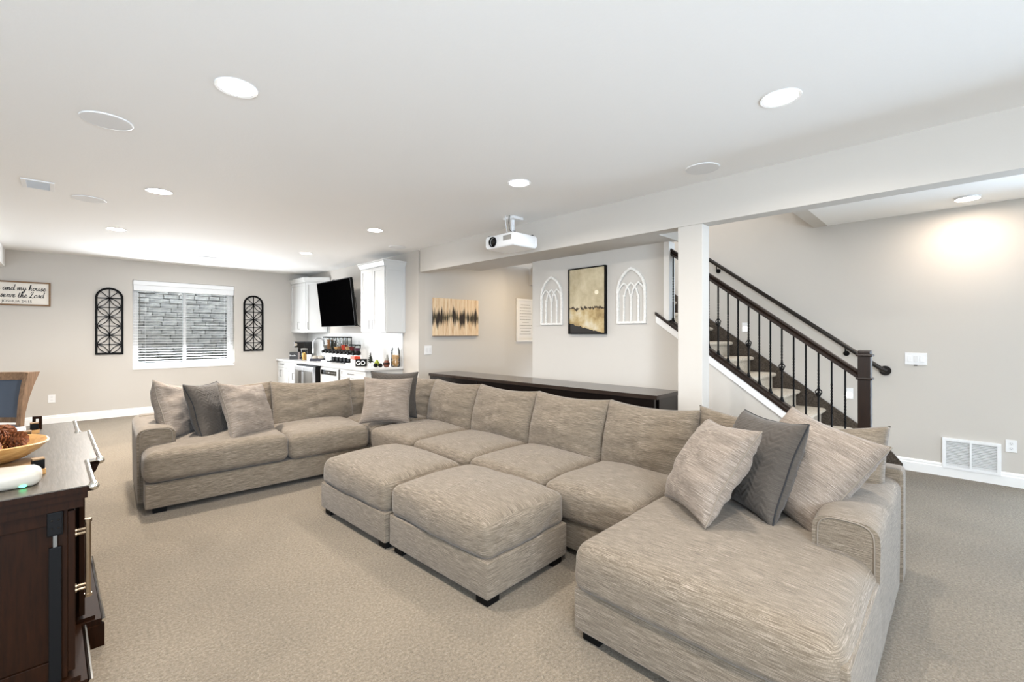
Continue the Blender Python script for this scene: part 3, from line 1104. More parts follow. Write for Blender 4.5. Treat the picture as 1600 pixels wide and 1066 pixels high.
def pillow_bm(w, h, T, a=0.45, pinch=0.05, n=40, seed=0, wrinkle=0.006, quilt=0.0, sag=0.0, edge=0.012):
    """knife-edge pillow standing in the xz plane, front is -y, centre at origin"""
    bm = bmesh.new()
    grids = []
    rnd = random.Random(seed)
    ph = [rnd.uniform(0, 6) for _ in range(8)]
    for side in (-1, 1):
        g = []
        for i in range(n + 1):
            row = []
            for j in range(n + 1):
                u = -1 + 2 * i / n; v = -1 + 2 * j / n
                u = math.sin(u * PI / 2) * 0.45 + u * 0.55
                v = math.sin(v * PI / 2) * 0.45 + v * 0.55
                x = u * w / 2 * (1 - pinch * (1 - v * v) * abs(u))
                z = v * h / 2 * (1 - pinch * (1 - u * u) * abs(v))
                e = max(0, (1 - u * u) * (1 - v * v))
                rim = min(1 - abs(u), 1 - abs(v))
                t = T / 2 * e ** a
                wv = 0
                if wrinkle:
                    # gathers run in from the seams, and soft folds over the face
                    du = 1 - abs(u); dv = 1 - abs(v)
                    gu = (1.35 if u > 0 else 0.8) * math.exp(-du / 0.24) * math.sin(v * 19 + ph[0] + 3 * noise.noise(Vector((v * 3, seed, side)))) * (0.4 + 0.6 * noise.noise(Vector((v * 4 + 9, seed * 2.0, u))))
                    gv = math.exp(-dv / 0.22) * math.sin(u * 15 + ph[1] + 3 * noise.noise(Vector((u * 3, seed + 9, side)))) * (0.4 + 0.6 * noise.noise(Vector((u * 4 - 5, seed * 2.0, v))))
                    wv = wrinkle * (gu + gv) * min(1, rim * 9)
                    wv += wrinkle * 1.3 * noise.noise(Vector((u * 1.7 + seed, v * 3.4, side * 2 + seed))) * min(1, rim * 5)
                if quilt:
                    zig = 0.05 * (2 * abs(((x / 0.085) % 1.0) - 0.5))
                    wv += quilt * (abs(math.sin(PI * (z + zig) / 0.034)) ** 0.7 - 0.5) * min(1, rim * 6)
                y = side * (t + wv)
                y += 0.012 * noise.noise(Vector((u * 1.3 + seed * 3, v * 1.3, 4.0)))
                if sag:
                    z -= sag * (1 - (v + 1) / 2) * 0 + sag * (u * u) * 0
                    z -= sag * max(0, v) * (1 - u * u)
                row.append((x, y, z))
            g.append(row)
        grids.append(g)
    V = {}
    def vert(s, i, j):
        on_rim = i in (0, n) or j in (0, n)
        key = (0 if on_rim else s, i, j)
        if key not in V:
            c = grids[s][i][j]
            if on_rim:
                c2 = grids[1][i][j]
                c = ((c[0] + c2[0]) / 2, (c[1] + c2[1]) / 2, (c[2] + c2[2]) / 2)
            V[key] = bm.verts.new(c)
        return V[key]
    rimpts = []
    for s in (0, 1):
        for i in range(n):
            for j in range(n):
                f = [vert(s, i, j), vert(s, i + 1, j), vert(s, i + 1, j + 1), vert(s, i, j + 1)]
                bm.faces.new(f if s == 0 else list(reversed(f)))
    order = [(i, 0) for i in range(n)] + [(n, j) for j in range(n)] + [(i, n) for i in range(n, 0, -1)] + [(0, j) for j in range(n, 0, -1)]
    rimpts = [vert(0, i, j).co.copy() for i, j in order]
    return bm, rimpts


def place_bm(bm, loc, yaw=0, lean=0, roll=0):
    m = Matrix.Translation(loc) @ Matrix.Rotation(R(yaw), 4, 'Z') @ Matrix.Rotation(R(-lean), 4, 'X') @ Matrix.Rotation(R(roll), 4, 'Y')
    bmesh.ops.transform(bm, matrix=m, verts=bm.verts)
    return m


def build_fab(name, bm, m, parent, uvpre=True, **kw):
    """soft part built in the parent's local frame; UVs taken before placement if a matrix is given"""
    return build(name, bm, m, parent, world=False, smooth=True, uv=True, **kw)


def soft(name, bm, m, parent, mtx):
    """local-shape mesh with its own UVs, placed by object transform under parent"""
    o = build(name, bm, m, parent, world=False, smooth=True, uv=True)
    o.matrix_local = mtx
    return o


def T(x, y, z, rz=0, lean=0, roll=0):
    return Matrix.Translation((x, y, z)) @ Matrix.Rotation(R(rz), 4, 'Z') @ Matrix.Rotation(R(-lean), 4, 'X') @ Matrix.Rotation(R(roll), 4, 'Y')


def base_part(t, w, d, x0=0.0, name='base', y0=0.03, z1=0.25):
    mb = MB().box(x0 + 0.004, x0 + w - 0.004, y0, d, 0.05, z1, 0.014, seg=3)
    o = build(name, mb, 'sofa', t, world=False, smooth='auto', uv=True)
    return o


def feet(t, pts):
    for x, y in pts:
        build('foot', MB().box(x - 0.045, x + 0.045, y - 0.045, y + 0.045, 0.0, 0.052, 0.003), 'black', t, world=False)


SEAT_Z = 0.245


def armless(y_hi, width, label, seed):
    t = thing('armless_sofa_section', label, 'sofa', (2.30, y_hi, 0), R(-90), 'armless middle seats of the sectional sofa')
    base_part(t, width, 1.12)
    build('back_frame', MB().box(0.004, width - 0.004, 0.97, 1.13, 0.05, 0.66, 0.03, seg=3), 'sofa', t, world=False, smooth='auto', uv=True)
    soft('seat_cushion', cushion_bm(width - 0.006, 0.80, 0.215, 0.055, 0.05, 0.008, seed=seed), 'sofa', t, T(width / 2, -0.01, SEAT_Z - 0.01))
    bm, rim = pillow_bm(width + 0.035, 0.55, 0.33, 0.36, 0.02, seed=seed + 20, wrinkle=0.009, sag=0.025)
    soft('back_cushion', bm, 'sofa', t, T(width / 2, 0.80, 0.645, 0, 15))
    feet(t, [(0.08, 0.1), (width - 0.08, 0.1), (0.08, 1.05), (width - 0.08, 1.05)])
    return t


def arm_welt(th, h, pos):
    """stitched welt following the front edge of an arm; pos maps (x, z) to a point"""
    P = []
    for k in range(13):
        a = PI * k / 12
        ca = math.copysign(abs(math.cos(a)) ** 0.62, math.cos(a))
        P.append((th / 2 - ca * (th / 2 - 0.016), h - 0.10 + 0.085 * math.sin(a) ** 0.62))
    P = [(0.016, 0.10)] + P + [(th - 0.016, 0.10)]
    return MB().tube([pos(x, z) for x, z in P], 0.0035, 6)


def arm_bm(length, th, h):
    """flat-fronted arm with rounded top, along +y, inner side +x; origin outer bottom front"""
    mb = MB()
    prof = []
    for k in range(13):
        a = PI * k / 12
        ca = math.copysign(abs(math.cos(a)) ** 0.62, math.cos(a))
        prof.append((th / 2 - ca * (th / 2 + 0.008), h - 0.085 + 0.085 * math.sin(a) ** 0.62))
    out = [(0, 0.05)] + prof + [(th, 0.05)]
    n = 10
    rings = []
    for j in range(n + 1):
        f = j / n
        y = length * f
        ins = 0.0
        if j == 0:
            ins = 0.02
        rings.append([mb.bm.verts.new((th / 2 + (x - th / 2) * (1 - ins * 1.2) + 0.004 * noise.noise(Vector((x * 5, y * 4, z * 4))), y + (0.0 if j else 0.0),
                                       (z if z < 0.06 else 0.05 + (z - 0.05) * (1 - ins * 0.6)) + 0.006 * noise.noise(Vector((x * 3 + 2, y * 3.5, z * 3))))) for x, z in out])
    m = len(out)
    for a, b in zip(rings, rings[1:]):
        for k in range(m):
            mb.bm.faces.new((a[k], a[(k + 1) % m], b[(k + 1) % m], b[k]))
    mb.bm.faces.new(list(reversed(rings[0])))
    mb.bm.faces.new(rings[-1])
    return mb


def sofa():
    # left two-seat section with arm, turned a little
    t = thing('loveseat_section', 'two-seat left section of the grey-beige sectional with a rounded arm', 'sofa', (0.452, 4.515, 0), R(-3.0))
    base_part(t, 1.86, 1.12)
    build('back_frame', MB().box(0.004, 1.856, 0.98, 1.13, 0.05, 0.67, 0.03, seg=3), 'sofa', t, world=False, smooth='auto', uv=True)
    am = arm_bm(0.86, 0.25, 0.665)
    bmesh.ops.translate(am.bm, vec=(-0.035, 0.26, 0), verts=am.bm.verts)
    build('arm', am, 'sofa', t, world=False, smooth='auto', uv=True)
    build('welt', arm_welt(0.25, 0.665, lambda x, z: (x - 0.035, 0.2585, z)), 'piping', t, world=False, smooth=True)
    soft('seat_cushion', cushion_bm(1.055, 0.82, 0.245, 0.065, 0.035, 0.01, seed=2), 'sofa', t, T(0.525, -0.015, SEAT_Z + 0.01))
    soft('seat_cushion', cushion_bm(0.79, 0.82, 0.225, 0.065, 0.055, 0.01, seed=3), 'sofa', t, T(1.455, -0.01, SEAT_Z))
    bm, rim = pillow_bm(1.02, 0.56, 0.31, 0.36, 0.02, seed=31, wrinkle=0.013, sag=0.02)
    soft('back_cushion', bm, 'sofa', t, T(0.62, 0.86, 0.65, 0, 12))
    bm, rim = pillow_bm(0.88, 0.56, 0.31, 0.34, 0.02, seed=32, wrinkle=0.009, sag=0.035)
    soft('back_cushion', bm, 'sofa', t, T(1.535, 0.80, 0.645, 0, 13, 1))
    feet(t, [(0.1, 0.12), (1.78, 0.12), (0.1, 1.05), (1.78, 1.05)])

    # corner
    t = thing('corner_sofa_section', 'corner section of the grey-beige sectional in the far corner', 'sofa', (2.32, 5.56, 0), R(-90))
    base_part(t, 1.15, 1.12, y0=0.0)
    mb = MB().box(0.0, 1.13, 0.97, 1.13, 0.05, 0.66, 0.03, seg=3)
    mb.box(0.0, 0.15, 0.02, 1.1, 0.05, 0.66, 0.03, seg=3)
    build('back_frame', mb, 'sofa', t, world=False, smooth='auto', uv=True)
    soft('seat_cushion', cushion_bm(0.98, 0.96, 0.215, 0.055, 0.035, 0.006, seed=5), 'sofa', t, T(0.655, 0.0, SEAT_Z))
    bm, rim = pillow_bm(0.80, 0.54, 0.28, 0.36, 0.02, seed=33, wrinkle=0.015, sag=0.01)
    soft('back_cushion', bm, 'sofa', t, T(0.30, 0.44, 0.625, 90, 12))
    bm, rim = pillow_bm(0.74, 0.54, 0.28, 0.36, 0.02, seed=34, wrinkle=0.012, sag=0.01)
    soft('back_cushion', bm, 'sofa', t, T(0.80, 0.82, 0.64, 0, 13))
    feet(t, [(0.1, 0.1), (1.05, 0.1), (0.1, 1.05), (1.05, 1.05)])

    armless(4.41, 0.79, 'armless sofa seat next to the corner section', 11)
    armless(3.61, 0.81, 'second armless sofa seat from the corner, behind the farther ottoman', 12)
    armless(2.79, 0.77, 'third armless sofa seat from the corner, behind the nearer ottoman', 13)
    armless(2.01, 0.70, 'armless sofa seat beside the chaise', 14)

    # chaise
    W = 1.06
    t = thing('chaise_section', 'wide chaise end of the grey-beige sectional with rounded arm in the foreground', 'sofa', (1.70, 1.305, 0), R(-90))
    base_part(t, W, 1.70, y0=0.015)
    build('back_frame', MB().box(0.004, W + 0.02, 1.58, 1.74, 0.05, 0.69, 0.035, seg=3), 'sofa', t, world=False, smooth='auto', uv=True)
    am = arm_bm(0.98, 0.235, 0.645)
    # arm stands on the outer (right) side
    for v in am.bm.verts:
        v.co.x = W + 0.002 - v.co.x
        v.co.y += 0.72
    build('arm', am, 'sofa', t, world=False, smooth='auto', uv=True)
    build('welt', arm_welt(0.235, 0.645, lambda x, z: (W + 0.002 - x, 0.7185, z)), 'piping', t, world=False, smooth=True)
    build('side_panel', MB().box(W - 0.05, W + 0.004, 0.02, 0.80, 0.05, 0.405, 0.02, seg=3), 'sofa', t, world=False, smooth='auto', uv=True)
    soft('seat_cushion', cushion_bm(W - 0.01, 1.46, 0.225, 0.07, 0.045, 0.008, n=34, seed=8, wr=0.003, droop=0.02), 'sofa', t, T(W / 2 - 0.005, -0.005, SEAT_Z - 0.01))
    bm, rim = pillow_bm(1.05, 0.58, 0.26, 0.30, 0.035, seed=36, wrinkle=0.010, sag=0.06)
    soft('back_cushion', bm, 'sofa', t, T(0.505, 1.46, 0.655, 0, 14))
    feet(t, [(0.08, 0.09), (W - 0.1, 0.09), (0.08, 1.62), (W - 0.1, 1.62)])

    # ottomans
    def ottoman(x, y, rz, w_, d_, label, seed):
        t = thing('ottoman', label, 'ottoman', (x, y, 0), R(rz), 'ottomans pushed up to the sectional')
        build('base', MB().box(-w_ / 2, w_ / 2, -d_ / 2, d_ / 2, 0.05, 0.25, 0.014, seg=3), 'sofa', t, world=False, smooth='auto', uv=True)
        bm = cushion_bm(d_ - 0.03, w_ - 0.01, 0.205, 0.05, 0.06, 0.022, seed=seed, wr=0.006, lowcrown=0.0)
        soft('cushion', bm, 'sofa', t, T(w_ / 2 - 0.005, 0, 0.238, 90))
        feet(t, [(sx * (w_ / 2 - 0.07), sy * (d_ / 2 - 0.07)) for sx in (-1, 1) for sy in (-1, 1)])
    ottoman(1.895, 2.225, 2.0, 0.70, 0.94, 'nearer of the two square ottomans', 41)
    ottoman(1.842, 3.195, 2.0, 0.70, 0.95, 'farther of the two square ottomans', 42)

    # throw pillows
    def pillow(loc, yaw, lean, roll, s, kind, label, seed, th=0.19):
        mt = 'quilt' if kind == 'dark' else 'sofa_light'
        eul = (Matrix.Rotation(R(yaw), 4, 'Z') @ Matrix.Rotation(R(-lean), 4, 'X') @ Matrix.Rotation(R(roll), 4, 'Y')).to_euler()
        t = thing('throw_pillow', label, 'pillow', loc, rot=eul, group='throw pillows on the sectional')
        nn = 72 if kind == 'dark' else 40
        bm, rim = pillow_bm(s * 1.02, s * 1.02, th * 1.25, 0.40, 0.10, n=nn, seed=seed, wrinkle=0.004 if kind == 'dark' else 0.011, quilt=0.007 if kind == 'dark' else 0.0)
        build('cover', bm, mt, t, world=False, smooth=True, uv=True)
        # seam / piping runs round the edge
        pp = MB().tube(rim[::2], 0.0045 if kind != 'zip' else 0.006, 6, closed=True)
        build('piping', pp, 'zip' if kind == 'dark' else 'piping', t, world=False, smooth=True)
    pillow((2.48, 0.975, 0.722), -136.8, 33, -5.5, 0.53, 'light', 'light grey-beige throw pillow, leftmost of the three on the chaise', 51)
    pillow((2.72, 0.80, 0.735), -130.6, 22, -1.4, 0.53, 'dark', 'charcoal quilted throw pillow with black edging on the chaise', 52)
    pillow((2.81, 0.60, 0.735), -112.6, 38, 14.0, 0.56, 'light', 'large light grey-beige throw pillow resting on the chaise arm', 53, 0.22)
    pillow((0.73, 5.12, 0.735), 62, 17, 12, 0.53, 'light', 'grey-beige throw pillow leaning over the left sofa arm', 54, 0.18)
    pillow((0.99, 5.03, 0.725), 52, 19, 3, 0.53, 'dark', 'charcoal quilted throw pillow at the left end of the sofa', 55, 0.18)
    pillow((1.25, 4.82, 0.715), 36, 22, 7, 0.53, 'light', 'grey-beige throw pillow to the right of the charcoal one at the left end', 56, 0.18)
    pillow((2.52, 4.47, 0.715), -36, 26, 2, 0.52, 'light', 'light grey-beige throw pillow standing in the sofa corner', 57, 0.17)
    pillow((2.70, 4.62, 0.745), -27, 10, 2.4, 0.52, 'dark', 'charcoal throw pillow behind the light one in the sofa corner', 58, 0.16)


sofa()


# ------------------------------------------------------------------ long table behind the sofa
def console():
    t = thing('console_table', 'long dark espresso bar-height table behind the sofa', 'table', (3.90, 3.58, 0), R(1.5))
    L, D = 3.36, 0.50
    build('tabletop', MB().box(-D / 2, D / 2, -L / 2, L / 2, 0.862, 0.90, 0.004), 'tabletop', t, world=False)
    for ex, nm in ((-D / 2 + 0.01, 'apron'), (D / 2 - 0.05, 'apron')):
        build(nm, MB().box(ex, ex + 0.04, -L / 2 + 0.03, L / 2 - 0.02, 0.73, 0.861, 0.003), 'blackwood', t, world=False)
    build('centre_strip', MB().box(-D / 2 + 0.006, -D / 2 + 0.0105, 0.68, 0.69, 0.73, 0.861), 'black', t, world=False)
    for sy in (-1, 1):
        build('end_panel', MB().box(-D / 2 + 0.09, D / 2 - 0.012, sy * (L / 2 - 0.05) - 0.03, sy * (L / 2 - 0.05) + 0.03, 0.0, 0.861, 0.003), 'blackwood', t, world=False)
    for sx in (-1, 1):
        for sy in (-1, 1):
            build('leg', MB().box(sx * 0.17 - 0.035, sx * 0.17 + 0.035, sy * 1.3 - 0.035, sy * 1.3 + 0.035, 0, 0.861, 0.003), 'blackwood', t, world=False)
    build('shelf', MB().box(-0.15, 0.15, -1.3, 1.3, 0.30, 0.33, 0.002), 'blackwood', t, world=False)


console()


# ------------------------------------------------------------------ wall art and plates
def wall_art():
    # black geometric panels on the window wall
    def panel(x0, x1, z0, z1, label):
        y = YW
        w_ = x1 - x0
        t = thing('wall_panel', label, 'wall decor', ((x0 + x1) / 2, y - 0.012, z0), group='black arched panels beside the window')
        cx_ = (x0 + x1) / 2
        r_ = w_ / 2
        zs = z1 - r_                 # spring line
        fw = 0.032
        mb = MB()
        ya, yb = y - 0.024, y - 0.002
        # arched frame as a swept rectangle
        out, inn = [], []
        pts = [(x0, z0)] + [(cx_ - r_ * math.cos(a * PI / 16), zs + r_ * math.sin(a * PI / 16)) for a in range(17)] + [(x1, z0)]
        ri = r_ - fw
        pin = [(x0 + fw, z0 + fw)] + [(cx_ - ri * math.cos(a * PI / 16), zs + ri * math.sin(a * PI / 16)) for a in range(17)] + [(x1 - fw, z0 + fw)]
        n = len(pts)
        ring = []
        for (a, b), (c, d) in zip(pts, pin):
            ring.append([mb.bm.verts.new(v) for v in ((a, ya, b), (c, ya, d), (c, yb, d), (a, yb, b))])
        for i in range(n):
            p, q = ring[i], ring[(i + 1) % n]
            for k in range(4):
                mb.bm.faces.new((p[k], p[(k + 1) % 4], q[(k + 1) % 4], q[k]))
        build('frame', mb, 'black', t)
        # lattice: three stacked star blocks and a fan head
        lat = MB()
        def bar(p, q, th=0.013):
            p = Vector((p[0], y - 0.013, p[1])); q = Vector((q[0], y - 0.013, q[1]))
            d = (q - p).normalized()
            wv = Vector((-d.z, 0, d.x)) * th
            lat.strip([p, q], wv, (0, 0.014, 0))
        def curve(P, th=0.013):
            for p, q in zip(P, P[1:]):
                bar(p, q, th)
        h3 = (zs - z0 - fw) / 3.0
        bar((cx_, z0 + fw), (cx_, z1 - fw))
        xi0, xi1 = x0 + fw * 0.8, x1 - fw * 0.8
        for k in range(3):
            zl = z0 + fw * 0.5 + k * (h3 + fw * 0.16)
            zt = zl + h3 + fw * 0.1
            zm = (zl + zt) / 2
            bar((xi0, zm), (xi1, zm), 0.011)
            bar((xi0, zt), (xi1, zt), 0.011)
            # four petals arcing between mid-sides
            hw = (xi1 - xi0) / 2
            hh = (zt - zl) / 2
            for sx in (-1, 1):
                for sz in (-1, 1):
                    # two arcs from the block's corner centre to side
                    c0 = (cx_, zm + sz * hh)
                    c1 = (cx_ + sx * hw, zm)
                    for bow in (-1, 1):
                        P = []
                        for q in range(7):
                            f = q / 6
                            xx = c0[0] + (c1[0] - c0[0]) * f
                            zz = c0[1] + (c1[1] - c0[1]) * f
                            nx, nz = (c1[1] - c0[1]), -(c1[0] - c0[0])
                            ln = math.hypot(nx, nz)
                            bw = bow * 0.034 * math.sin(PI * f)
                            P.append((xx + nx / ln * bw, zz + nz / ln * bw))
                        curve(P, 0.011)
        for ang in (45, 135):
            a = R(ang)
            bar((cx_, zs), (cx_ + (r_ - fw * 0.5) * math.cos(a), zs + (r_ - fw * 0.5) * math.sin(a)), 0.012)
        bar((xi0, zs), (xi1, zs), 0.012)
        build('lattice', lat, 'black', t)
    panel(0.385, 0.750, 1.09, 2.24, 'black arched lattice panel to the left of the window')
    panel(2.605, 2.975, 1.09, 2.235, 'black arched lattice panel to the right of the window')

    # scripture sign
    x0, x1, z0, z1 = -1.14, -0.137, 1.885, 2.262
    t = thing('wall_sign', 'cream wooden sign with black script in a brown frame', 'sign', ((x0 + x1) / 2, YW - 0.02, z0))
    y = YW
    build('board', MB().box(x0 + 0.012, x1 - 0.012, y - 0.018, y - 0.002, z0 + 0.012, z1 - 0.012), 'signboard', t)
    mb = MB()
    f = 0.022
    mb.box(x0, x1, y - 0.032, y - 0.002, z0, z0 + f, 0.002); mb.box(x0, x1, y - 0.032, y - 0.002, z1 - f, z1, 0.002)
    mb.box(x0, x0 + f, y - 0.032, y - 0.002, z0 + f, z1 - f, 0.002); mb.box(x1 - f, x1, y - 0.032, y - 0.002, z0 + f, z1 - f, 0.002)
    build('frame', mb, 'signwood', t)
    G = {
        'a': (1.25, [[(.95, .75), (.6, 1), (.2, .75), (.1, .35), (.35, 0), (.7, .2), (.95, .8), (.95, .25), (1.1, 0), (1.3, .3)]]),
        's': (1.0, [[(0, .1), (.35, .5), (.6, 1.1), (.65, .7), (.8, .3), (.55, 0), (.2, .05)], [(.55, .02), (.8, .05), (1.0, .3)]]),
        'f': (1.0, [[(0, .2), (.45, .9), (.7, 1.8), (.5, 2.1), (.35, 1.6), (.3, .2), (.25, -.8), (.45, -.9), (.5, -.2), (.7, .1), (1.0, .35)]]),
        'o': (1.1, [[(.6, 1), (.2, .8), (.1, .3), (.4, 0), (.8, .25), (.85, .75), (.55, 1), (.7, .8), (1.1, .85)]]),
        'r': (.9, [[(0, .1), (.25, .6), (.35, 1.05), (.6, .9), (.6, .4), (.7, .05), (.95, .3)]]),
        'm': (1.7, [[(0, .6), (.2, 1), (.25, 0), (.5, .8), (.7, 1), (.75, 0), (1.0, .8), (1.2, 1), (1.3, .2), (1.45, 0), (1.75, .3)]]),
        'n': (1.2, [[(0, .6), (.2, 1), (.25, 0), (.5, .8), (.75, 1), (.8, .2), (.95, 0), (1.25, .3)]]),
        'e': (.95, [[(0, .25), (.45, .5), (.65, .85), (.4, 1), (.15, .6), (.25, .1), (.55, 0), (.98, .35)]]),
        'd': (1.25, [[(.9, .75), (.55, 1), (.2, .75), (.1, .3), (.35, 0), (.7, .2), (.95, .8), (1.05, 2.1), (.95, .3), (1.1, 0), (1.3, .3)]]),
        'y': (1.2, [[(0, .6), (.15, 1), (.2, .3), (.45, 0), (.75, .4), (.9, 1), (.85, .2), (.7, -.8), (.4, -1), (.35, -.6), (.8, 0), (1.25, .4)]]),
        'h': (1.25, [[(0, .3), (.4, 1.2), (.55, 2.0), (.35, 2.1), (.25, 1.4), (.2, 0), (.45, .8), (.7, 1), (.8, .3), (.95, 0), (1.3, .3)]]),
        'u': (1.25, [[(0, .6), (.15, 1), (.15, .3), (.4, 0), (.75, .4), (.85, 1), (.85, .3), (1.0, 0), (1.3, .3)]]),
        'w': (1.6, [[(0, .6), (.15, 1), (.15, .3), (.4, 0), (.65, .4), (.7, 1), (.72, .3), (.95, 0), (1.2, .4), (1.25, 1), (1.4, .8), (1.65, .8)]]),
        'i': (.7, [[(0, .3), (.25, 1), (.25, .25), (.4, 0), (.72, .3)], [(.3, 1.45), (.36, 1.5)]]),
        'l': (.75, [[(0, .3), (.4, 1.3), (.5, 2.0), (.3, 2.1), (.2, 1.3), (.25, .2), (.45, 0), (.78, .3)]]),
        'v': (1.05, [[(0, .7), (.2, 1), (.3, .4), (.45, 0), (.7, .5), (.8, 1), (.9, .85), (1.1, .85)]]),
        't': (.8, [[(0, .3), (.3, 1.1), (.4, 1.7), (.3, .9), (.25, .2), (.45, 0), (.82, .3)], [(.05, 1.2), (.65, 1.3)]]),
        'L': (1.5, [[(.2, 1.5), (.6, 2.2), (.9, 1.9), (.6, 1.0), (.35, .2), (.1, 0), (.2, .3), (.7, .1), (1.1, -.1), (1.5, .2)]]),
    }
    def catmull(P, k=4):
        out = []
        for i in range(len(P) - 1):
            p0 = P[max(i - 1, 0)]; p1 = P[i]; p2 = P[i + 1]; p3 = P[min(i + 2, len(P) - 1)]
            for j in range(k):
                s_ = j / k
                out.append(tuple(0.5 * ((2 * p1[d]) + (-p0[d] + p2[d]) * s_ + (2 * p0[d] - 5 * p1[d] + 4 * p2[d] - p3[d]) * s_ ** 2 + (-p0[d] + 3 * p1[d] - 3 * p2[d] + p3[d]) * s_ ** 3) for d in (0, 1)))
        out.append(P[-1])
        return out
    def script(s, xr, zbase, xh, width):
        tot = sum(G[c][0] if c != ' ' else .7 for c in s)
        k = width / tot
        x = xr - width
        mb = MB()
        for c in s:
            if c == ' ':
                x += .7 * k
                continue
            adv, strokes = G[c]
            for st in strokes:
                P = catmull(st)
                Q = [(x + p[0] * k + p[1] * xh * 0.16, y - 0.0195, zbase + p[1] * xh) for p in P]
                for i in range(len(Q) - 1):
                    a, b = Vector(Q[i]), Vector(Q[i + 1])
                    d = b - a
                    if d.length < 1e-6:
                        continue
                    down = 1.0 if d.z < 0 else 0.5
                    th = 0.0062 * down + 0.003
                    d.normalize()
                    mb.strip([a - d * 0.0008, b + d * 0.0008], Vector((-d.z, 0, d.x)) * th, (0, 0.002, 0))
            x += adv * k
        return mb
    build('lettering', script('as for me and my house', x1 - 0.055, z0 + 0.238, 0.042, 0.80), 'ink', t)
    build('lettering', script('we will serve the Lord', x1 - 0.075, z0 + 0.128, 0.042, 0.73), 'ink', t)
    bm = text_mesh('JOSHUA 24:15', 0.052)
    bmesh.ops.transform(bm, matrix=Matrix.Translation((-0.50, y - 0.0195, z0 + 0.066)) @ Matrix.Rotation(R(90), 4, 'X'), verts=bm.verts)
    build('lettering', bm, 'ink', t)

    # streaked canvas
    t = thing('canvas_painting', 'tan streaked abstract canvas with a ragged black band on the hall wall', 'painting', (4.62, YC - 0.04, 1.41))
    build('canvas', MB().box(4.155, 5.085, YC - 0.045, YC - 0.002, 1.415, 2.02, 0.003), 'canvas_art', t)
    mb = MB()
    mb.box(4.155, 5.085, YC - 0.044, YC - 0.003, 1.405, 1.4148)
    build('canvas_edge', mb, 'chairwood', t)

    # white framed print round the corner
    x0, x1, z0, z1 = 6.10, 6.60, 1.30, 2.12
    y = YC + 0.05
    t = thing('framed_print', 'white framed print with faint grey lettering at the end of the hall', 'picture', ((x0 + x1) / 2, y - 0.02, z0))
    mb = MB()
    f = 0.035
    mb.box(x0, x1, y - 0.04, y - 0.002, z0, z0 + f, 0.003); mb.box(x0, x1, y - 0.04, y - 0.002, z1 - f, z1, 0.003)
    mb.box(x0, x0 + f, y - 0.04, y - 0.002, z0 + f, z1 - f, 0.003); mb.box(x1 - f, x1, y - 0.04, y - 0.002, z0 + f, z1 - f, 0.003)
    build('frame', mb, 'trim', t)
    build('print', MB().box(x0 + 0.03, x1 - 0.03, y - 0.02, y - 0.003, z0 + 0.03, z1 - 0.03), 'white', t)
    mb = MB()
    rr = random.Random(5)
    for k in range(11):
        z = z1 - 0.12 - k * 0.056
        wd = rr.uniform(0.08, 0.16)
        xx = (x0 + x1) / 2 - wd
        while xx < (x0 + x1) / 2 + wd:
            l_ = rr.uniform(0.012, 0.035)
            mb.box(xx, xx + l_, y - 0.0215, y - 0.0198, z - 0.004, z + 0.006)
            xx += l_ + 0.01
    build('lettering', mb, 'greyink', t)['kind'] = 'stuff'

    # gothic arch frames
    def gothic(yc, label):
        w_, z0, z1 = 0.352, 1.558, 2.168
        x = XG
        t = thing('arch_frame', label, 'wall decor', (x - 0.012, yc, z0), group='white gothic arch frames either side of the landscape picture')
        def arc(y0, y1, zs, zt, n=9):
            """pointed arch from (y0,zs) over the apex to (y1,zs)"""
            P = []
            hw = (y1 - y0) / 2
            H = zt - zs
            # circle through (y0,zs) vertical tangent and the apex
            rad = (hw * hw + H * H) / (2 * hw)
            cyc = y0 + rad
            amax = math.acos((rad - hw) / rad)
            for k in range(n + 1):
                a = amax * k / n
                P.append((cyc - rad * math.cos(a), zs + rad * math.sin(a)))
            Q = [(y0 + y1 - p[0], p[1]) for p in reversed(P)]
            return P + Q[1:]
        jit = [0.0]

        def bars(mb, P, wd, dp, x_):
            jit[0] += 0.0004
            x_ -= jit[0]
            n = len(P)
            rings = []
            for k, p in enumerate(P):
                a = P[max(k - 1, 0)]; b = P[min(k + 1, n - 1)]
                ty, tz = b[0] - a[0], b[1] - a[1]
                ln = math.hypot(ty, tz)
                ny, nz = -tz / ln, ty / ln
                if 0 < k < n - 1:
                    dy, dz = p[0] - a[0], p[1] - a[1]
                    l2 = math.hypot(dy, dz)
                    c = max(0.4, abs((ty * dy + tz * dz) / (ln * l2)))
                else:
                    c = 1.0
                h = wd / 2 / c
                rings.append([mb.bm.verts.new((x_ + sx * dp / 2, p[0] + ny * h * sn, p[1] + nz * h * sn)) for sx, sn in ((-1, -1), (-1, 1), (1, 1), (1, -1))])
            for a, b in zip(rings, rings[1:]):
                for k in range(4):
                    mb.bm.faces.new((a[k], a[(k + 1) % 4], b[(k + 1) % 4], b[k]))
            mb.bm.faces.new(list(reversed(rings[0]))); mb.bm.faces.new(rings[-1])
        y0, y1 = yc - w_ / 2, yc + w_ / 2
        zs = z0 + 0.355
        fr = MB()
        P = [(y0 + 0.012, z0), (y0 + 0.012, zs)] + arc(y0 + 0.012, y1 - 0.012, zs, z1 - 0.012)[1:] + [(y1 - 0.012, z0)]
        bars(fr, P, 0.026, 0.02, x - 0.012)
        bars(fr, [(y0, z0 + 0.012), (y1, z0 + 0.012)], 0.024, 0.02, x - 0.012)
        build('frame', fr, 'arch_white', t)
        q = w_ / 4
        tr = MB()
        ztr = zs + 0.085
        zsp = zs - 0.06
        for k in range(3):
            a0, a1 = y0 + k * q + 0.01, y0 + (k + 2) * q - 0.01
            bars(tr, arc(a0, a1, zsp, ztr), 0.017, 0.013, x - 0.010)
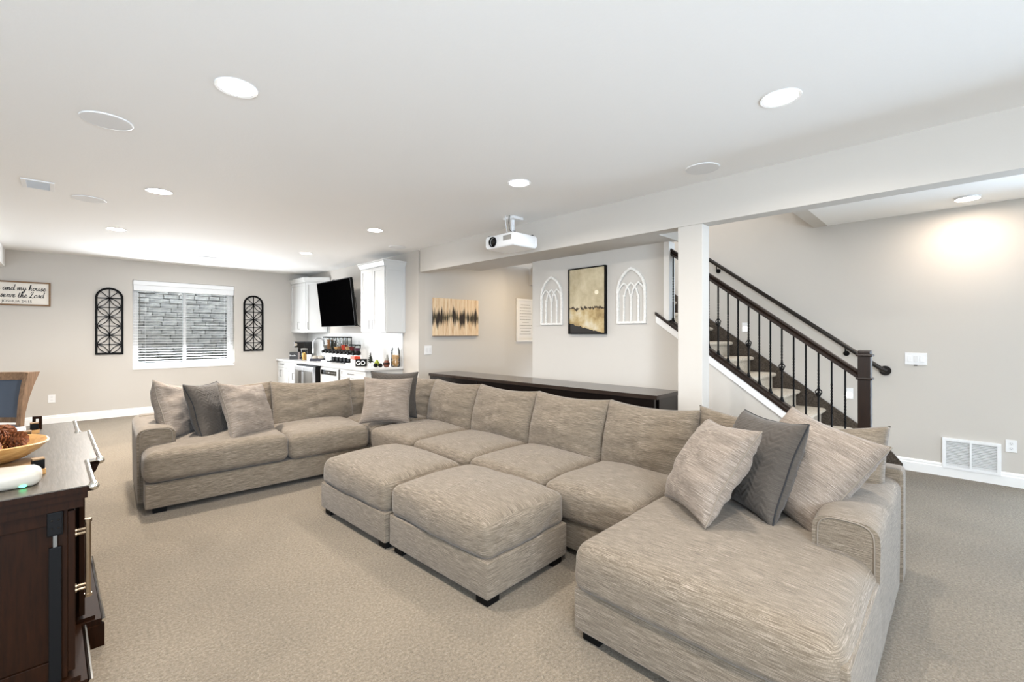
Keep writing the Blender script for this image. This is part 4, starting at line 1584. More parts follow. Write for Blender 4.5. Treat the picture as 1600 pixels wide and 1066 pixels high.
        for k in (1, 2, 3):
            yy = y0 + k * q
            bars(tr, [(yy, z0 + 0.02), (yy, zsp + 0.02)], 0.018, 0.013, x - 0.010)
        build('tracery', tr, 'arch_white', t)
    gothic(3.648, 'white wooden gothic arch frame to the left of the landscape picture')
    gothic(2.526, 'white wooden gothic arch frame to the right of the landscape picture')

    # landscape
    y0, y1, z0, z1 = 2.832, 3.356, 1.443, 2.224
    x = XG
    t = thing('landscape_painting', 'tall cream and gold abstract landscape in a thin black frame', 'painting', (x - 0.02, (y0 + y1) / 2, z0))
    mb = MB()
    f = 0.014
    mb.box(x - 0.045, x - 0.002, y0, y1, z0, z0 + f); mb.box(x - 0.045, x - 0.002, y0, y1, z1 - f, z1)
    mb.box(x - 0.045, x - 0.002, y0, y0 + f, z0 + f, z1 - f); mb.box(x - 0.045, x - 0.002, y1 - f, y1, z0 + f, z1 - f)
    build('frame', mb, 'black', t)
    build('canvas', MB().box(x - 0.036, x - 0.003, y0 + f, y1 - f, z0 + f, z1 - f), 'landscape_art', t)


wall_art()


def plates():
    # wide switch plate on the right wall
    t = thing('switch_plate', 'wide white triple switch plate on the right wall', 'switch', (XR - 0.004, 0.338, 1.12))
    build('plate', MB().box(XR - 0.007, XR - 0.0005, 0.25, 0.425, 1.12, 1.245, 0.002), 'white', t)
    for i, y in enumerate((0.385, 0.338, 0.290)):
        build('rocker', MB().box(XR - 0.011, XR - 0.006, y - 0.017, y + 0.017, 1.15, 1.215, 0.002), 'white' if i != 1 else 'white_dim', t)
    build('remote_dock', MB().box(XR - 0.014, XR - 0.006, 0.325, 0.352, 1.108, 1.122, 0.002), 'grey_metal', t)

    def outlet(name, label, face, at, z0, z1, hw, group=None):
        if face == 'x':
            x = XR
            t = thing(name, label, 'outlet', (x - 0.004, at, z0))
            build('plate', MB().box(x - 0.007, x - 0.0005, at - hw, at + hw, z0, z1, 0.002), 'white', t)
            for zc in (z0 + (z1 - z0) * .3, z0 + (z1 - z0) * .7):
                so = build('socket', MB().cyl((x - 0.009, at, zc), (x - 0.006, at, zc), 0.016, n=16), 'white_dim', t)
                mb = MB()
                for dy in (-0.006, 0.006):
                    mb.box(x - 0.0098, x - 0.0088, at + dy - 0.001, at + dy + 0.001, zc - 0.002, zc + 0.007)
                mb.box(x - 0.0098, x - 0.0088, at - 0.002, at + 0.002, zc - 0.01, zc - 0.006)
                build('slot', mb, 'black', so)
        else:
            y = YW
            t = thing(name, label, 'outlet', (at, y - 0.004, z0))
            build('plate', MB().box(at - hw, at + hw, y - 0.007, y - 0.0005, z0, z1, 0.002), 'white', t)
            for zc in (z0 + (z1 - z0) * .3, z0 + (z1 - z0) * .7):
                build('socket', MB().cyl((at, y - 0.009, zc), (at, y - 0.006, zc), 0.016, n=16), 'white_dim', t)
    outlet('wall_outlet', 'white wall outlet at the right edge beside the vent grille', 'x', -0.334, 0.325, 0.44, 0.036)
    outlet('wall_outlet', 'white wall outlet low on the window wall left of the sofa', 'y', -0.126, 0.335, 0.465, 0.042)

    # hall switch
    t = thing('switch_plate', 'white double switch plate under the streaked canvas', 'switch', (4.075, YC - 0.004, 1.12))
    build('plate', MB().box(4.008, 4.142, YC - 0.008, YC - 0.0005, 1.118, 1.262, 0.002), 'white', t)
    for xx in (4.045, 4.105):
        build('rocker', MB().box(xx - 0.018, xx + 0.018, YC - 0.012, YC - 0.007, 1.155, 1.225, 0.002), 'white_dim', t)

    # stair night lights
    for (y, z, lab) in ((2.01, 1.53, 'small lit night light on the stair wall higher up'), (0.905, 0.765, 'small lit night light on the stair wall behind the newel post')):
        t = thing('night_light', lab, 'light', (XR - 0.004, y, z - 0.06))
        build('plate', MB().box(XR - 0.008, XR - 0.0005, y - 0.038, y + 0.038, z - 0.062, z + 0.062, 0.002), 'white', t)
        build('lens', MB().box(XR - 0.012, XR - 0.007, y - 0.024, y + 0.024, z - 0.045, z + 0.005, 0.002), 'night', t)

    # return-air grille
    t = thing('return_grille', 'white return-air grille low on the right wall above the baseboard', 'vent', (XR - 0.005, -0.066, 0.075))
    y0, y1, z0, z1 = -0.27, 0.138, 0.085, 0.392
    mb = MB()
    f = 0.028
    xa, xb = XR - 0.022, XR - 0.0005
    mb.box(xa, xb, y0, y1, z0, z0 + f, 0.002); mb.box(xa, xb, y0, y1, z1 - f, z1, 0.002)
    mb.box(xa, xb, y0, y0 + f, z0 + f, z1 - f, 0.002); mb.box(xa, xb, y1 - f, y1, z0 + f, z1 - f, 0.002)
    mb.box(xa, xb, -0.073, -0.058, z0 + f, z1 - f)
    build('frame', mb, 'white', t)
    build('back_plate', MB().box(XR - 0.003, XR - 0.001, y0 + 0.02, y1 - 0.02, z0 + 0.02, z1 - 0.02), 'grille_gap', t)
    n = 17
    for half in ((y0 + f, -0.073), (-0.058, y1 - f)):
        for i in range(n):
            z = z0 + f + 0.008 + i * (z1 - z0 - 2 * f - 0.012) / (n - 1)
            m = Matrix.Translation((XR - 0.010, 0, z)) @ Matrix.Rotation(R(-30), 4, 'Y')
            build('slat', MB().box(-0.008, 0.008, half[0], half[1], -0.0012, 0.0012, mtx=m), 'white', t)


plates()


# ------------------------------------------------------------------ kitchen bar
def pull(parent, p, q, off, m='pull', r_=0.0045):
    """square bar pull between p and q, standing off by vector off"""
    p = Vector(p); q = Vector(q); off = Vector(off)
    mb = MB()
    mb.tube([p, p + off, q + off, q], r_ * 1.25, 4)
    return build('handle', mb, m, parent)


def shaker(parent, name, y0, y1, z0, z1, xf, hand=None, fw=0.055, flat=False):
    """door or drawer front facing -x with face at xf"""
    mb = MB()
    th = 0.02
    g = 0.0015
    y0 += g; y1 -= g; z0 += g; z1 -= g
    if flat:
        mb.box(xf, xf + th, y0, y1, z0, z1, 0.002)
    else:
        mb.box(xf, xf + th, y0, y0 + fw, z0, z1, 0.0015); mb.box(xf, xf + th, y1 - fw, y1, z0, z1, 0.0015)
        mb.box(xf, xf + th, y0 + fw, y1 - fw, z0, z0 + fw, 0.0015); mb.box(xf, xf + th, y0 + fw, y1 - fw, z1 - fw, z1, 0.0015)
        mb.box(xf + 0.011, xf + th - 0.001, y0 + fw - 0.002, y1 - fw + 0.002, z0 + fw - 0.002, z1 - fw + 0.002)
    o = build(name, mb, 'cabinet', parent)
    if hand:
        pull(o, *hand)
    return o


def crown(mb, pts, z0, z1, out):
    """crown moulding along a poly-line (xy); out = list of outward unit vectors per point"""
    prof = [(0.0, z0), (0.01, z0), (0.014, z0 + 0.02), (0.035, z1 - 0.03), (0.045, z1 - 0.02), (0.045, z1), (0.0, z1)]
    rings = []
    for (x, y), (ox, oy) in zip(pts, out):
        rings.append([mb.bm.verts.new((x + ox * a, y + oy * a, z)) for a, z in prof])
    for a, b in zip(rings, rings[1:]):
        for k in range(len(prof)):
            mb.bm.faces.new((a[k], a[(k + 1) % len(prof)], b[(k + 1) % len(prof)], b[k]))
    mb.bm.faces.new(list(reversed(rings[0]))); mb.bm.faces.new(rings[-1])


def kitchen():
    XF = 3.26
    Y0 = 6.41
    # counter
    single('countertop', MB().box(3.225, XK - 0.001, Y0 - 0.03, YW - 0.001, 0.876, 0.914, 0.004), 'quartz', 'white quartz countertop running along the kitchen bar', 'countertop')
    single('backsplash', MB().box(XK - 0.016, XK - 0.0005, Y0 - 0.02, YW - 0.002, 0.914, 1.455), 'cabinet', 'plain white backsplash behind the bar counter', 'backsplash')
    # base cabinets
    def base(y0, y1, label, spec):
        t = thing('base_cabinet', label, 'cabinet', ((XF + XK) / 2, (y0 + y1) / 2, 0), group='white base cabinets of the bar')
        mb = MB().box(XF + 0.021, XK - 0.001, y0, y1, 0.10, 0.875)
        mb.box(XF + 0.08, XK - 0.001, y0, y1, 0.0, 0.10)
        build('body', mb, 'cabinet', t)
        return t
    t = base(9.79, YW - 0.002, 'white base cabinet with drawer over door, against the window wall', 0)
    shaker(t, 'drawer', 9.79, 10.34, 0.74, 0.872, XF, ((XF, 9.98, 0.81), (XF, 10.14, 0.81), (-0.028, 0, 0)), 0.04)
    shaker(t, 'door', 9.79, 10.34, 0.11, 0.736, XF, ((XF, 10.12, 0.55), (XF, 10.12, 0.68), (-0.03, 0, 0)))
    t = base(9.02, 9.788, 'white base cabinet with door, left of the drinks fridge', 0)
    shaker(t, 'false_front', 9.02, 9.788, 0.74, 0.872, XF, None, 0.04, True)
    shaker(t, 'door', 9.02, 9.788, 0.11, 0.736, XF, ((XF, 9.42, 0.53), (XF, 9.42, 0.66), (-0.03, 0, 0)))
    # drinks fridge
    t = thing('drinks_fridge', 'stainless two-door undercounter fridge standing proud of the bar', 'fridge', (3.5, 8.55, 0))
    build('cabinet_body', MB().box(3.17, XK - 0.03, 8.09, 9.01, 0.02, 0.872, 0.004), 'black', t)
    for (a, b, hy) in ((8.095, 8.585, 8.55), (8.595, 9.005, 8.63)):
        d = build('door', MB().box(3.125, 3.169, a, b, 0.08, 0.845, 0.006), 'steel', t)
        mb = MB()
        mb.box(3.122, 3.126, a + 0.06, b - 0.06, 0.18, 0.77)
        build('door_glass', mb, M['grey_metal'], d)
        pull(d, (3.125, hy, 0.3), (3.125, hy, 0.76), (-0.045, 0, 0), 'pull', 0.009)
    build('toe_grille', MB().box(3.17, 3.19, 8.1, 9.0, 0.0, 0.075), 'black', t)
    # microwave drawer
    t = thing('microwave_drawer', 'white built-in microwave drawer with black control panel', 'microwave', (3.4, 7.74, 0.1))
    build('housing', MB().box(XF + 0.002, XK - 0.05, 7.31, 8.08, 0.10, 0.872), 'cabinet', t)
    build('front', MB().box(XF - 0.018, XF + 0.001, 7.36, 8.06, 0.30, 0.845, 0.004), 'white', t)
    cp = build('control_panel', MB().box(XF - 0.022, XF - 0.0175, 7.40, 8.03, 0.735, 0.815, 0.001), 'black_gloss', t)
    build('display', MB().box(XF - 0.0235, XF - 0.0218, 7.68, 7.73, 0.768, 0.782), 'white', cp)
    mb = MB()
    for k in range(8):
        if k == 4:
            continue
        mb.box(XF - 0.0232, XF - 0.0218, 7.44 + k * 0.068, 7.475 + k * 0.068, 0.772, 0.778)
    build('buttons', mb, 'greyink', cp)
    build('filler', MB().box(XF - 0.012, XF + 0.002, 7.315, 7.345, 0.60, 0.85), 'pull', t)
    t = base(Y0, 7.305, 'white base cabinet with wide drawer at the near end of the bar', 0)
    shaker(t, 'drawer', Y0, 7.295, 0.735, 0.872, XF, ((XF, 6.80, 0.80), (XF, 6.98, 0.80), (-0.028, 0, 0)), 0.04)
    shaker(t, 'door', Y0, Y0 + 0.44, 0.11, 0.73, XF, ((XF, Y0 + 0.39, 0.55), (XF, Y0 + 0.39, 0.68), (-0.03, 0, 0)))
    shaker(t, 'door', Y0 + 0.442, 7.295, 0.11, 0.73, XF, ((XF, Y0 + 0.5, 0.55), (XF, Y0 + 0.5, 0.68), (-0.03, 0, 0)))
    mb = MB()
    mb.box(XF + 0.03, XK - 0.03, Y0 - 0.012, Y0 - 0.0005, 0.72, 0.80); mb.box(XF + 0.03, XF + 0.09, Y0 - 0.012, Y0 - 0.0005, 0.12, 0.72); mb.box(XK - 0.09, XK - 0.03, Y0 - 0.012, Y0 - 0.0005, 0.12, 0.72)
    build('end_panel', mb, 'cabinet', t)

    # tall wall cabinet near end
    za, zb = 1.465, 2.515
    xf = 3.53
    y0, y1 = 6.335, 7.11
    t = thing('wall_cabinet', 'white double-door wall cabinet with crown moulding to the right of the television', 'cabinet', (3.7, 6.72, za))
    build('body', MB().box(xf + 0.021, XK - 0.001, y0, y1, za, zb), 'cabinet', t)
    ym = (y0 + y1) / 2
    shaker(t, 'door', y0, ym, za + 0.02, zb - 0.01, xf, ((xf, ym - 0.05, za + 0.06), (xf, ym - 0.05, za + 0.20), (-0.03, 0, 0)))
    shaker(t, 'door', ym, y1, za + 0.02, zb - 0.01, xf, ((xf, ym + 0.05, za + 0.06), (xf, ym + 0.05, za + 0.20), (-0.03, 0, 0)))
    mb = MB()
    mb.box(xf + 0.022, xf + 0.07, y0 - 0.012, y0 - 0.0005, za, zb); mb.box(XK - 0.05, XK - 0.002, y0 - 0.012, y0 - 0.0005, za, zb)
    mb.box(xf + 0.07, XK - 0.05, y0 - 0.012, y0 - 0.0005, za, za + 0.06); mb.box(xf + 0.07, XK - 0.05, y0 - 0.012, y0 - 0.0005, zb - 0.06, zb)
    build('side_panel', mb, 'cabinet', t)
    mb = MB()
    crown(mb, [(XK - 0.001, y0), (xf, y0), (xf, y1), (XK - 0.001, y1)], zb - 0.005, zb + 0.09, [(0, -1), (-1, -1), (-1, 1), (0, 1)])
    mb.box(xf, XK - 0.001, y0, y1, zb, zb + 0.085)
    build('crown_moulding', mb, 'cabinet', t)

    # angled wall cabinet by the window
    t = thing('corner_wall_cabinet', 'white wall cabinet with an angled end door to the left of the television', 'cabinet', (3.7, 9.8, za))
    ya = 9.56
    P = [(xf + 0.021, YW - 0.001), (xf + 0.021, ya + 0.008), (XK - 0.001, ya - (XK - 0.001 - xf - 0.021)), (XK - 0.001, YW - 0.001)]
    build('body', MB().prism([(a, b) for a, b in P], 'z', za, zb), 'cabinet', t)
    shaker(t, 'door', ya, YW - 0.004, za + 0.01, zb - 0.01, xf, ((xf, ya + 0.32, za + 0.08), (xf, ya + 0.32, za + 0.22), (-0.03, 0, 0)))
    # angled door built flat then turned
    L = 0.44
    mb = MB()
    fw = 0.05
    for bx in ((0, fw, za + .01, zb - .01), (L - fw, L, za + .01, zb - .01), (fw, L - fw, za + .01, za + .01 + fw), (fw, L - fw, zb - .01 - fw, zb - .01)):
        mb.box(bx[0], bx[1], -0.02, 0, bx[2], bx[3], 0.0015)
    mb.box(fw - .002, L - fw + .002, -0.009, 0, za + fw, zb - fw)
    m45 = Matrix.Translation((xf + 0.014, ya - 0.012, 0)) @ Matrix.Rotation(R(-45), 4, 'Z')
    bmesh.ops.transform(mb.bm, matrix=m45, verts=mb.bm.verts)
    d = build('door', mb, 'cabinet', t)
    hb = MB()
    hb.tube([(0.06, -0.02, za + 0.08), (0.06, -0.05, za + 0.08), (0.06, -0.05, za + 0.22), (0.06, -0.02, za + 0.22)], 0.0055, 4)
    bmesh.ops.transform(hb.bm, matrix=m45, verts=hb.bm.verts)
    build('handle', hb, 'pull', d)
    mb = MB()
    crown(mb, [(xf, YW - 0.002), (xf, ya), (XK - 0.001, ya - (XK - xf))], zb - 0.005, zb + 0.09, [(-1, 0), (-1, -0.41), (-0.7, -0.7)])
    mb.prism([(xf, YW - 0.002), (xf, ya), (XK - 0.001, ya - (XK - xf)), (XK - 0.001, YW - 0.002)], 'z', zb, zb + 0.085)
    build('crown_moulding', mb, 'cabinet', t)

    # television, tilted down on a wall arm
    yc, zc = 8.13, 1.995
    t = thing('television', 'large black flat television tilted on the wall between the white cabinets', 'television', (3.62, yc, 1.58), rot=(0, R(-6.5), 0))
    MATS[t.name] = Matrix.Translation((3.58, yc, 1.58)) @ Matrix.Rotation(R(-6.5), 4, 'Y')
    t.location = (3.58, yc, 1.58)
    hw, hh = 0.715, 0.845
    build('housing', MB().box(0.006, 0.045, -hw, hw, 0, hh, 0.005), 'black', t, world=False)
    mb = MB()
    b = 0.012
    mb.box(-0.002, 0.006, -hw, hw, 0, b); mb.box(-0.002, 0.006, -hw, hw, hh - b, hh); mb.box(-0.002, 0.006, -hw, -hw + b, b, hh - b); mb.box(-0.002, 0.006, hw - b, hw, b, hh - b)
    build('bezel', mb, 'black', t, world=False)
    build('screen', MB().box(0.0, 0.0055, -hw + b, hw - b, b, hh - b), 'screen', t, world=False)
    build('rear_edge_trim', MB().box(0.044, 0.06, -hw + 0.02, hw - 0.02, 0.02, hh - 0.03, 0.003), 'grey_metal', t, world=False)
    mb = MB()
    mb.box(0.058, 0.075, -0.25, 0.25, 0.2, 0.6)
    mb.box(0.07, 0.35, -0.04, 0.04, 0.36, 0.44)
    mb.box(0.34, 0.362, -0.1, 0.1, 0.28, 0.52)
    build('wall_arm', mb, 'black', t, world=False)
    build('camera_sensor', MB().box(0.01, 0.035, -0.02, 0.05, hh, hh + 0.012, 0.003), 'black', t, world=False)
    build('cable', MB().tube([(0.07, -0.55, 0.12), (0.10, -0.62, 0.0), (0.16, -0.64, -0.05), (0.22, -0.64, 0.1)], 0.006, 8), 'black', t, world=False)


kitchen()


def counter_items():
    zc = 0.914
    # boxed item with white lettering
    t = thing('cardboard_box', 'black box with white lettering at the window end of the bar', 'box', (3.43, 9.86, zc), R(-40))
    build('carton', MB().box(-0.085, 0.085, -0.05, 0.05, 0, 0.15, 0.002), mat('black_card', srgb(44, 44, 46), 0.6), t, world=False)
    build('carton_side', MB().box(0.0855, 0.0865, -0.048, 0.048, 0.002, 0.148), mat('pinkish_card', srgb(198, 182, 178), 0.6), t, world=False)
    bm = text_mesh('Breville', 0.042)
    bmesh.ops.transform(bm, matrix=Matrix.Translation((-0.02, -0.0512, 0.078)) @ Matrix.Rotation(R(90), 4, 'X'), verts=bm.verts)
    build('lettering', bm, 'white', t, world=False)
    # coffee maker
    t = thing('coffee_maker', 'black coffee machine behind the black box', 'coffee machine', (3.63, 9.97, zc), R(-45))
    mb = MB()
    mb.box(-0.12, 0.12, 0.02, 0.20, 0, 0.25, 0.012); mb.box(-0.12, 0.12, -0.14, 0.20, 0.24, 0.365, 0.02); mb.box(-0.11, 0.11, -0.15, 0.2, 0, 0.04, 0.008)
    build('body', mb, 'black_gloss', t, world=False)
    build('dial', MB().cyl((-0.075, -0.15, 0.305), (-0.075, -0.138, 0.305), 0.032, n=20), 'chrome', t, world=False)
    mb = MB()
    mb.tube([(0.0, -0.05, 0.235), (0.0, -0.05, 0.19), (0.0, -0.19, 0.175)], 0.012, 10)
    build('portafilter', mb, 'black', t, world=False)
    build('drip_tray', MB().box(-0.1, 0.1, -0.148, 0.01, 0.04, 0.046), 'steel', t, world=False)
    # glass canister with gold cups
    t = thing('glass_canister', 'clear lidded canister with gold scoops beside the coffee machine', 'canister', (3.42, 9.30, zc))
    build('jar', MB().lathe([(0.055, 0.002), (0.062, 0.02), (0.062, 0.2), (0.058, 0.215)], (3.42, 9.30, zc), 20), 'jar_glass', t, smooth='auto')
    build('lid', MB().lathe([(0.06, 0.215), (0.064, 0.22), (0.064, 0.235), (0.02, 0.245), (0.0001, 0.245)], (3.42, 9.30, zc), 20), 'greyglass', t, smooth='auto')
    mb = MB()
    for dx, dy, h in ((0.015, 0.02, 0.16), (-0.022, -0.01, 0.15), (0.02, -0.024, 0.13)):
        mb.lathe([(0.012, 0.006), (0.02, h * .5), (0.014, h), (0.0001, h + .005)], (3.42 + dx, 9.30 + dy, zc), 10)
    build('gold_scoops', mb, 'gold', t, smooth='auto')
    # white mugs
    t = thing('mug', 'white mug in front of the faucet beside the gold canister', 'mug', (3.45, 9.12, zc))
    build('cup', MB().lathe([(0.036, 0.001), (0.043, 0.01), (0.045, 0.12), (0.041, 0.12), (0.039, 0.02), (0.0001, 0.015)], (3.45, 9.12, zc), 18), 'white', t, smooth='auto')
    # dish tray
    t = thing('dish_tray', 'dark tray holding white bowls beside the faucet', 'tray', (3.56, 8.96, zc), R(-45))
    build('tray', MB().box(-0.13, 0.13, -0.09, 0.09, 0, 0.045, 0.008), 'navy', t, world=False)
    for dx, nm in ((-0.05, 'bowl'), (0.06, 'bowl')):
        mb = MB().sphere((dx, -0.02, 0.06), 0.06, (1, 1, .8), 16)
        build(nm, mb, 'cream', t, world=False, smooth=True)
    # faucet
    fx, fy = 3.72, 9.06
    t = thing('faucet', 'tall chrome gooseneck faucet on the bar counter', 'faucet', (fx, fy, zc))
    mb = MB()
    P = [(fx, fy, zc), (fx, fy, zc + 0.30)]
    for k in range(1, 13):
        a = PI * k / 12
        P.append((fx - 0.11 + 0.11 * math.cos(a), fy, zc + 0.33 + 0.115 * math.sin(a)))
    P.append((fx - 0.22, fy, zc + 0.24))
    mb.tube(P, 0.013, 12)
    build('spout', mb, 'steel', t, smooth='auto')
    build('spray_head', MB().cyl((fx - 0.22, fy, zc + 0.15), (fx - 0.22, fy, zc + 0.25), 0.02, 0.016), 'chrome', t, smooth='auto')
    mb = MB()
    mb.cyl((fx, fy, zc), (fx, fy, zc + 0.05), 0.024); mb.tube([(fx, fy - 0.02, zc + 0.05), (fx, fy - 0.06, zc + 0.06), (fx, fy - 0.11, zc + 0.085)], 0.007, 8)
    build('lever_base', mb, 'chrome', t, smooth='auto')

    # tall dispensers
    fills = ['greyglass', 'brownfood', 'darkgreen', 'cork', 'brownfood', 'orange', 'cork']
    levels = [0.06, 0.17, 0.15, 0.03, 0.05, 0.08, 0.05]
    words = ['first', 'second', 'third', 'fourth', 'fifth', 'sixth', 'seventh']
    def dispenser(x, y, label, fill, lev, H, rad, basem, grp):
        t = thing('food_dispenser', label, 'dispenser', (x, y, zc), group=grp)
        mb = MB()
        mb.box(x - 0.10, x + 0.06, y - rad, y + rad, zc, zc + 0.02, 0.005)
        mb.box(x - 0.01, x + 0.055, y - rad * .85, y + rad * .85, zc + 0.02, zc + 0.16, 0.008)
        build('stand', mb, basem, t)
        mb = MB()
        mb.box(x - 0.075, x + 0.05, y - rad * .7, y + rad * .7, zc + 0.10, zc + 0.165, 0.012)
        build('chute', mb, 'white' if basem == 'black' else basem, t)
        build('collar', MB().lathe([(rad * .6, 0.155), (rad * .98, 0.175), (rad * .98, 0.21), (rad * .7, 0.235)], (x, y, zc), 16), 'black', t, smooth='auto')
        kb = MB().cyl((x - 0.09, y, zc + 0.185), (x - rad * .8, y, zc + 0.185), 0.026, n=14)
        build('turn_knob', kb, 'black', t, smooth='auto')
        build('hopper', MB().lathe([(rad * .7, 0.235), (rad * .98, 0.29), (rad * .98, H - 0.02)], (x, y, zc), 18), 'jar_glass', t, smooth='auto')
        build('contents', MB().lathe([(rad * .66, 0.236), (rad * .92, 0.285), (rad * .92, 0.245 + lev), (0.0001, 0.255 + lev)], (x, y, zc), 16), fill, t, smooth='auto')
        build('lid', MB().lathe([(rad, H - 0.022), (rad * 1.03, H - 0.015), (rad * 1.03, H), (0.0001, H + 0.003)], (x, y, zc), 18), 'black', t, smooth='auto')
    for k in range(7):
        y = 8.80 - k * 0.158
        dispenser(3.66, y, 'tall clear food dispenser with black lid, %s from the faucet' % words[k], fills[k], levels[k], 0.475, 0.062, 'black' if k > 1 else 'white', 'tall food dispensers in a row')
    dispenser(3.58, 7.53, 'shorter dispenser filled with dark red sweets', 'red', 0.06, 0.345, 0.055, 'white', 'short sweet dispensers')
    dispenser(3.60, 7.37, 'shorter dispenser filled with purple sweets', 'purple', 0.03, 0.345, 0.055, 'white', 'short sweet dispensers')
    # orange box on white box
    t = thing('white_carton', 'white carton with an orange lid in front of the purple sweets', 'box', (3.46, 7.14, zc))
    build('carton', MB().box(3.40, 3.50, 7.07, 7.21, zc, zc + 0.105, 0.002), 'white', t)
    build('lid', MB().box(3.397, 3.503, 7.067, 7.213, zc + 0.105, zc + 0.155, 0.004), 'orange', t)
    # black box with round white lettering
    t = thing('black_game_box', 'small black box with white letters beside the orange lidded carton', 'box', (3.45, 6.93, zc), R(-45))
    build('carton', MB().box(-0.085, 0.085, -0.035, 0.035, 0, 0.12, 0.003), 'black', t, world=False)
    bm = text_mesh('GO', 0.10, 0.001)
    bmesh.ops.transform(bm, matrix=Matrix.Translation((0.0, -0.0365, 0.055)) @ Matrix.Rotation(R(90), 4, 'X'), verts=bm.verts)
    build('lettering', bm, 'white', t, world=False)
    # small dark tree
    t = thing('small_tree', 'small dark decorative tree on a stub trunk by the black box', 'decoration', (3.55, 6.81, zc))
    mb = MB()
    rr = random.Random(9)
    for k in range(80):
        a = rr.uniform(0, 2 * PI); f = rr.uniform(0, 1)
        z = 0.07 + 0.15 * f
        rad = 0.062 * (1 - f * .8)
        c = Vector((3.55, 6.81, zc + z))
        d = Vector((math.cos(a), math.sin(a), -0.25)) * rad
        mb.cyl(c, c + d, 0.008, 0.001, n=4)
    build('needles', mb, 'darkgreen', t)
    build('trunk', MB().cyl((3.55, 6.81, zc), (3.55, 6.81, zc + 0.225), 0.009, 0.003, n=8), 'clay', t)
    mb = MB()
    mb.lathe([(0.03, 0.001), (0.035, 0.02), (0.03, 0.05), (0.0001, 0.055)], (3.55, 6.81, zc), 12)
    build('pot', mb, 'white', t, smooth='auto')
    # green pear shape
    t = thing('pear', 'yellow-green pear next to the small dark tree', 'fruit', (3.6, 6.70, zc))
    build('flesh', MB().lathe([(0.012, 0), (0.04, 0.015), (0.044, 0.045), (0.028, 0.085), (0.012, 0.11), (0.0001, 0.113)], (3.6, 6.70, zc), 16), 'green', t, smooth=True)
    build('stem', MB().cyl((3.6, 6.70, zc + 0.108), (3.605, 6.70, zc + 0.13), 0.003, n=6), 'clay', t)
    # dark pine cones pair
    for i, (x, y, lab) in enumerate(((3.52, 6.60, 'dark pine cone lying on the near end of the bar'), (3.57, 6.52, 'dark pine cone nearest the cork jar'))):
        t = thing('dark_pine_cone', lab, 'pine cone', (x, y, zc))
        build('scales', cone_bm(0.032, 0.075, (x, y, zc), 70 + i, lay=(35 + 50 * i)), 'black', t)
    # grey bottle
    single('grey_bottle', MB().lathe([(0.026, 0), (0.03, 0.01), (0.03, 0.12), (0.018, 0.15), (0.014, 0.19), (0.0001, 0.19)], (3.74, 6.62, zc), 16), 'greyglass', 'grey bottle standing against the backsplash', 'bottle', smooth='auto')
    # clay jug
    t = thing('clay_jug', 'red-brown jug with a black band left of the cork jar', 'jug', (3.66, 6.50, zc))
    build('vessel', MB().lathe([(0.03, 0), (0.05, 0.03), (0.052, 0.06), (0.035, 0.095), (0.03, 0.105), (0.0001, 0.104)], (3.66, 6.50, zc), 18), 'clay', t, smooth=True)
    build('band', MB().lathe([(0.0535, 0.045), (0.0545, 0.05), (0.0535, 0.07)], (3.66, 6.50, zc), 18), 'black', t, smooth=True)
    # cork jar
    x, y = 3.80, 6.46
    t = thing('cork_jar', 'tall clear jar of wine corks at the near end of the bar', 'jar', (x, y, zc))
    build('glass', MB().lathe([(0.06, 0.001), (0.07, 0.01), (0.07, 0.25), (0.055, 0.29), (0.055, 0.31)], (x, y, zc), 24), 'jar_glass', t, smooth='auto')
    mb = MB()
    rr = random.Random(4)
    for k in range(46):
        z = 0.02 + 0.16 * (k / 46)
        a = k * 2.4
        rad = 0.045 * (0.4 + 0.6 * rr.random())
        c = Vector((x + rad * math.cos(a), y + rad * math.sin(a), zc + z))
        d = Vector((rr.uniform(-1, 1), rr.uniform(-1, 1), rr.uniform(-.6, .6))).normalized() * 0.019
        mb.cyl(c - d, c + d, 0.0115, n=8)
    build('corks', mb, 'cork', t, smooth='auto')['kind'] = 'stuff'


def cone_bm(rad, ln, at, seed, lay=0, mtx=None):
    """pine cone: overlapping woody scales in a spiral"""
    rr = random.Random(seed)
    mb = MB()
    m = mtx if mtx is not None else Matrix.Translation((at[0], at[1], at[2] + rad * 0.9)) @ Matrix.Rotation(R(lay), 4, 'Z') @ Matrix.Rotation(R(80), 4, 'Y') @ Matrix.Translation((0, 0, -ln / 2))
    b = MB()
    b.lathe([(0.0001, 0), (rad * .35, ln * .15), (rad * .4, ln * .5), (rad * .2, ln * .9), (0.0001, ln)], (0, 0, 0), 8)
    n = 34
    for k in range(n):
        f = (k + .5) / n
        prof = math.sin(PI * (0.12 + 0.8 * f)) ** 0.8
        a = k * 2.39996
        c = Vector((0, 0, ln * f * 0.92))
        d = Vector((math.cos(a), math.sin(a), 0.55)).normalized()
        tip = c + d * rad * (0.35 + 0.75 * prof)
        s = Vector((-math.sin(a), math.cos(a), 0))
        w_ = rad * 0.42 * prof + 0.002
        root = c + d * rad * 0.15
        up = Vector((0, 0, rad * 0.12))
        vs = [b.bm.verts.new(v) for v in (root, tip - s * w_, tip + d * rad * .12, tip + s * w_, tip - up * 1.6)]
        b.bm.faces.new((vs[0], vs[1], vs[2])); b.bm.faces.new((vs[0], vs[2], vs[3]))
        b.bm.faces.new((vs[0], vs[4], vs[1])); b.bm.faces.new((vs[0], vs[3], vs[4]))
        b.bm.faces.new((vs[1], vs[4], vs[2])); b.bm.faces.new((vs[2], vs[4], vs[3]))
    bmesh.ops.transform(b.bm, matrix=m, verts=b.bm.verts)
    return b


counter_items()


